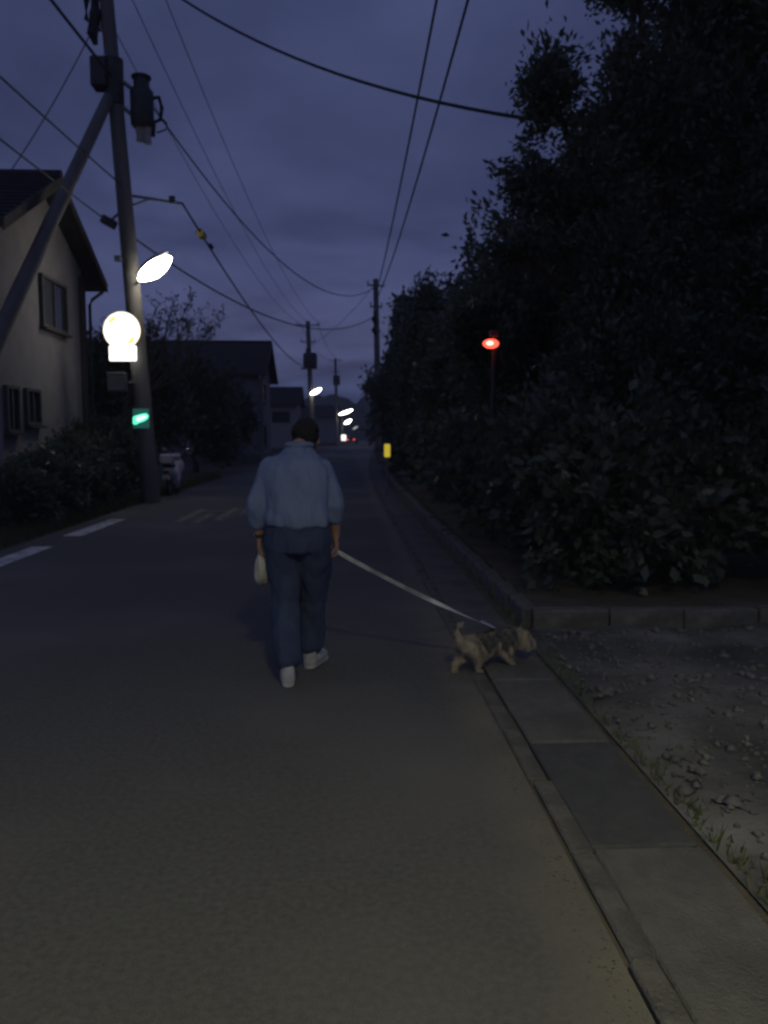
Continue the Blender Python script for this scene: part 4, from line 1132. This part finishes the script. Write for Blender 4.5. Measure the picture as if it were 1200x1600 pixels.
# leash: flat webbing from the fist to the harness ring
A = rw + Vector((0.0, 0.01, -0.105)); B = DD(0.05, 0, 0.264)
n = 40
v = []; fcs = []
ax = (B - A).normalized()
for i in range(n + 1):
    t = i / n
    p_ = A.lerp(B, t) - Vector((0, 0, 4 * 0.02 * t * (1 - t)))
    tw = R(55) + 1.1 * math.sin(t * 5.0)
    u = Vector((0, 0, 1)).cross(ax).normalized(); q_ = ax.cross(u)
    wd = (u * math.cos(tw) + q_ * math.sin(tw)) * 0.014
    th = (u * -math.sin(tw) + q_ * math.cos(tw)) * 0.0015
    v += [p_ - wd - th, p_ + wd - th, p_ + wd + th, p_ - wd + th]
for i in range(n):
    for k in range(4):
        k2 = (k + 1) % 4
        fcs.append((4 * i + k, 4 * i + k2, 4 * i + 4 + k2, 4 * i + 4 + k))
fcs += [(0, 3, 2, 1), (4 * n, 4 * n + 1, 4 * n + 2, 4 * n + 3)]
leash = empty('dog_leash', A, 'pale flat webbing leash stretched from the hand to the dog', 'leash')
MB().add(v, fcs).build('webbing', LEASHM, leash)
lp = [A + Vector((0.012 * math.sin(a) - 0.012, 0.035 * math.cos(a) - 0.01, 0.022 * math.sin(a))) for a in np.linspace(0, 6.283, 20)]
MB().tube(lp, 0.007, 6, cap=False).build('hand_loop', LEASHM, leash)
MB().tube([B - ax * 0.10, B - ax * 0.095, B - ax * 0.01, B], [0.006, 0.0125, 0.012, 0.006], 10).build('clip', METALB, leash, smooth=True)

# ================================================================== SCOOTER beside the pole, seen from behind
SX, SY = at(264, 770, 20.4).x, 20.4
S0 = Vector((SX, SY, 0))
sct = empty('parked_scooter', S0, 'white motor scooter parked on the verge beside the leaning pole', 'scooter')
def SS(x, y, z): return S0 + Vector((x, y, z))
def wheel(y):
    t = MB()
    ring = 20
    for k in range(ring + 1):
        pass
    pts = [SS(0, y + 0.17 * math.cos(a), 0.22 + 0.17 * math.sin(a)) for a in np.linspace(0, 6.283, 25)]
    o = t.tube(pts, 0.05, 8, cap=False).build('wheel', BLACKP, sct, smooth=True)
    MB().tube([SS(-0.03, y, 0.22), SS(0.03, y, 0.22)], 0.12, 16).build('rim', STEEL, o)
wheel(0.0); wheel(1.15)
bd = MB()
bd.cone(SS(0, -0.12, 0.62), SS(0, 0.35, 0.50), 0.13, 0.17).cone(SS(0, 0.35, 0.42), SS(0, 0.75, 0.25), 0.15, 0.12).cone(SS(0, 0.75, 0.25), SS(0, 1.0, 0.75), 0.13, 0.15).ball(SS(0, 1.05, 0.70), (0.2, 0.12, 0.26))
organic(bd, 'fairing', WHITEP, sct, 0.02, 5)
MB().ball(SS(0, 0.15, 0.75), (0.14, 0.38, 0.07)).build('seat', BLACKP, sct, smooth=True)
MB().tube([SS(0, 1.02, 0.8), SS(0, 0.95, 1.0)], 0.04, 8).build('steering_column', BLACKP, sct)
MB().ball(SS(0, 0.97, 0.98), (0.14, 0.1, 0.08)).build('headlamp_cowl', WHITEP, sct, smooth=True)
MB().tube([SS(-0.33, 0.85, 1.0), SS(-0.15, 0.95, 0.98), SS(0.15, 0.95, 0.98), SS(0.33, 0.85, 1.0)], 0.016, 8).build('handlebar', BLACKP, sct)
for s_ in (-1, 1):
    o = MB().tube([SS(s_ * 0.2, 0.93, 0.99), SS(s_ * 0.28, 0.93, 1.12)], 0.007, 6).build('mirror_stalk', BLACKP, sct)
    MB().ball(SS(s_ * 0.30, 0.92, 1.15), (0.065, 0.02, 0.04)).build('mirror', METALB, o, smooth=True)
MB().box(SS(0, -0.245, 0.62), (0.16, 0.03, 0.07)).build('tail_lamp', REDPAINT, sct, bevel=0.01)
MB().box(SS(0, -0.27, 0.48), (0.18, 0.01, 0.12)).build('number_plate', WHITEP, sct)
MB().tube([SS(0, -0.23, 0.55), SS(0, -0.27, 0.44)], [0.06, 0.05], 8, flat=0.3).build('mudguard', BLACKP, sct)
tb = MB().box(SS(0, -0.12, 0.93), (0.34, 0.32, 0.27)).build('top_box', WHITEP, sct, bevel=0.05)
MB().box(SS(0, -0.12, 0.80), (0.2, 0.3, 0.04)).build('rack', DARKMET, sct)
MB().tube([SS(0.1, 0.25, 0.25), SS(0.16, 0.3, 0.0)], 0.012, 6).build('side_stand', DARKMET, sct)

# ================================================================== FAR CAR and lit machine
CX, CY = at(548, 690, 165).x, 165.0
car = empty('far_car', (CX, CY, 0), 'far grey car with red tail lamps lit, driving away', 'car')
def CC(x, y, z): return Vector((CX + x, CY + y, z))
prof = [(0, 0.35), (0.0, 0.9), (0.25, 1.0), (0.7, 1.5), (2.4, 1.52), (3.1, 1.0), (4.0, 0.85), (4.1, 0.4)]
MB().prism([CC(-0.82, a, b) for a, b in prof], (1.64, 0, 0)).build('body', CARP, car, bevel=0.06)
MB().prism([CC(-0.62, 0.27, 1.06), CC(0.62, 0.27, 1.06), CC(0.55, 0.62, 1.44), CC(-0.55, 0.62, 1.44)], (0, -0.05, 0.02)).build('rear_window', GLASSM, car)
for s_ in (-1, 1):
    MB().box(CC(s_ * 0.66, -0.015, 0.86), (0.30, 0.06, 0.2)).build('tail_lamp', TAILRED, car, bevel=0.01)
    for yy in (0.75, 3.3):
        MB().tube([CC(s_ * 0.62, yy, 0.31), CC(s_ * 0.84, yy, 0.31)], 0.31, 16).build('wheel', BLACKP, car)
MB().box(CC(0, -0.02, 0.62), (0.34, 0.02, 0.17)).build('number_plate', WHITEP, car)
MB().box(CC(0, -0.01, 0.42), (1.5, 0.12, 0.16)).build('bumper', BLACKP, car)
c = at(537, 684, 150)
vm = empty('vending_machine', (c.x, c.y, 0), 'far glowing vending machine just left of the red tail lamps', 'vending machine')
MB().box((c.x, c.y + 0.35, 0.95), (0.95, 0.65, 1.9)).build('cabinet', WHITEP, vm, bevel=0.02)
MB().box((c.x, c.y + 0.01, 1.28), (0.86, 0.03, 1.05)).build('lit_front', SHOPLIT, vm)
MB().box((c.x, c.y + 0.01, 0.35), (0.6, 0.03, 0.25)).build('dispensing_slot', BLACKP, vm)
for k in range(2):
    MB().box((c.x, c.y - 0.015, 1.08 + k * 0.4), (0.86, 0.02, 0.05)).build('shelf', DARKMET, vm)

# grit swept against the kerb
sv = []; sf = []
for k in range(1800):
    y = 0.9 + rng.exponential(3.0); x = 0.775 - abs(rng.normal(0, 0.07)) if rng.random() < 0.7 else 1.30 + rng.normal(0, 0.012)
    r = 0.002 + rng.exponential(0.003)
    if r > 0.007: continue
    b = len(sv)
    p = octv * rng.uniform(0.6, 1.2, (6, 3)) * r
    sv += list(p + np.array([x, y, 0.002])); sf += [(i + b, j + b, q + b) for i, j, q in octf]
tag(np_mesh('kerb_grit', sv, sf, STONE), 'fine grit swept along the kerb stones', 'grit', kind='stuff')
# evening haze
hz = MB().box((0, 275, 16.0), (1210, 740, 36.0)).build('haze', None)
hm = bpy.data.materials.new('haze'); hm.use_nodes = True
hm.node_tree.nodes.clear()
ho = hm.node_tree.nodes.new('ShaderNodeOutputMaterial'); hv = hm.node_tree.nodes.new('ShaderNodeVolumePrincipled')
hv.inputs['Color'].default_value = (0.9, 0.92, 0.95, 1); hv.inputs['Density'].default_value = 0.0011
hm.node_tree.links.new(hv.outputs[0], ho.inputs['Volume'])
hz.data.materials.append(hm); tag(hz, 'thin evening haze over the street', 'haze', kind='stuff')
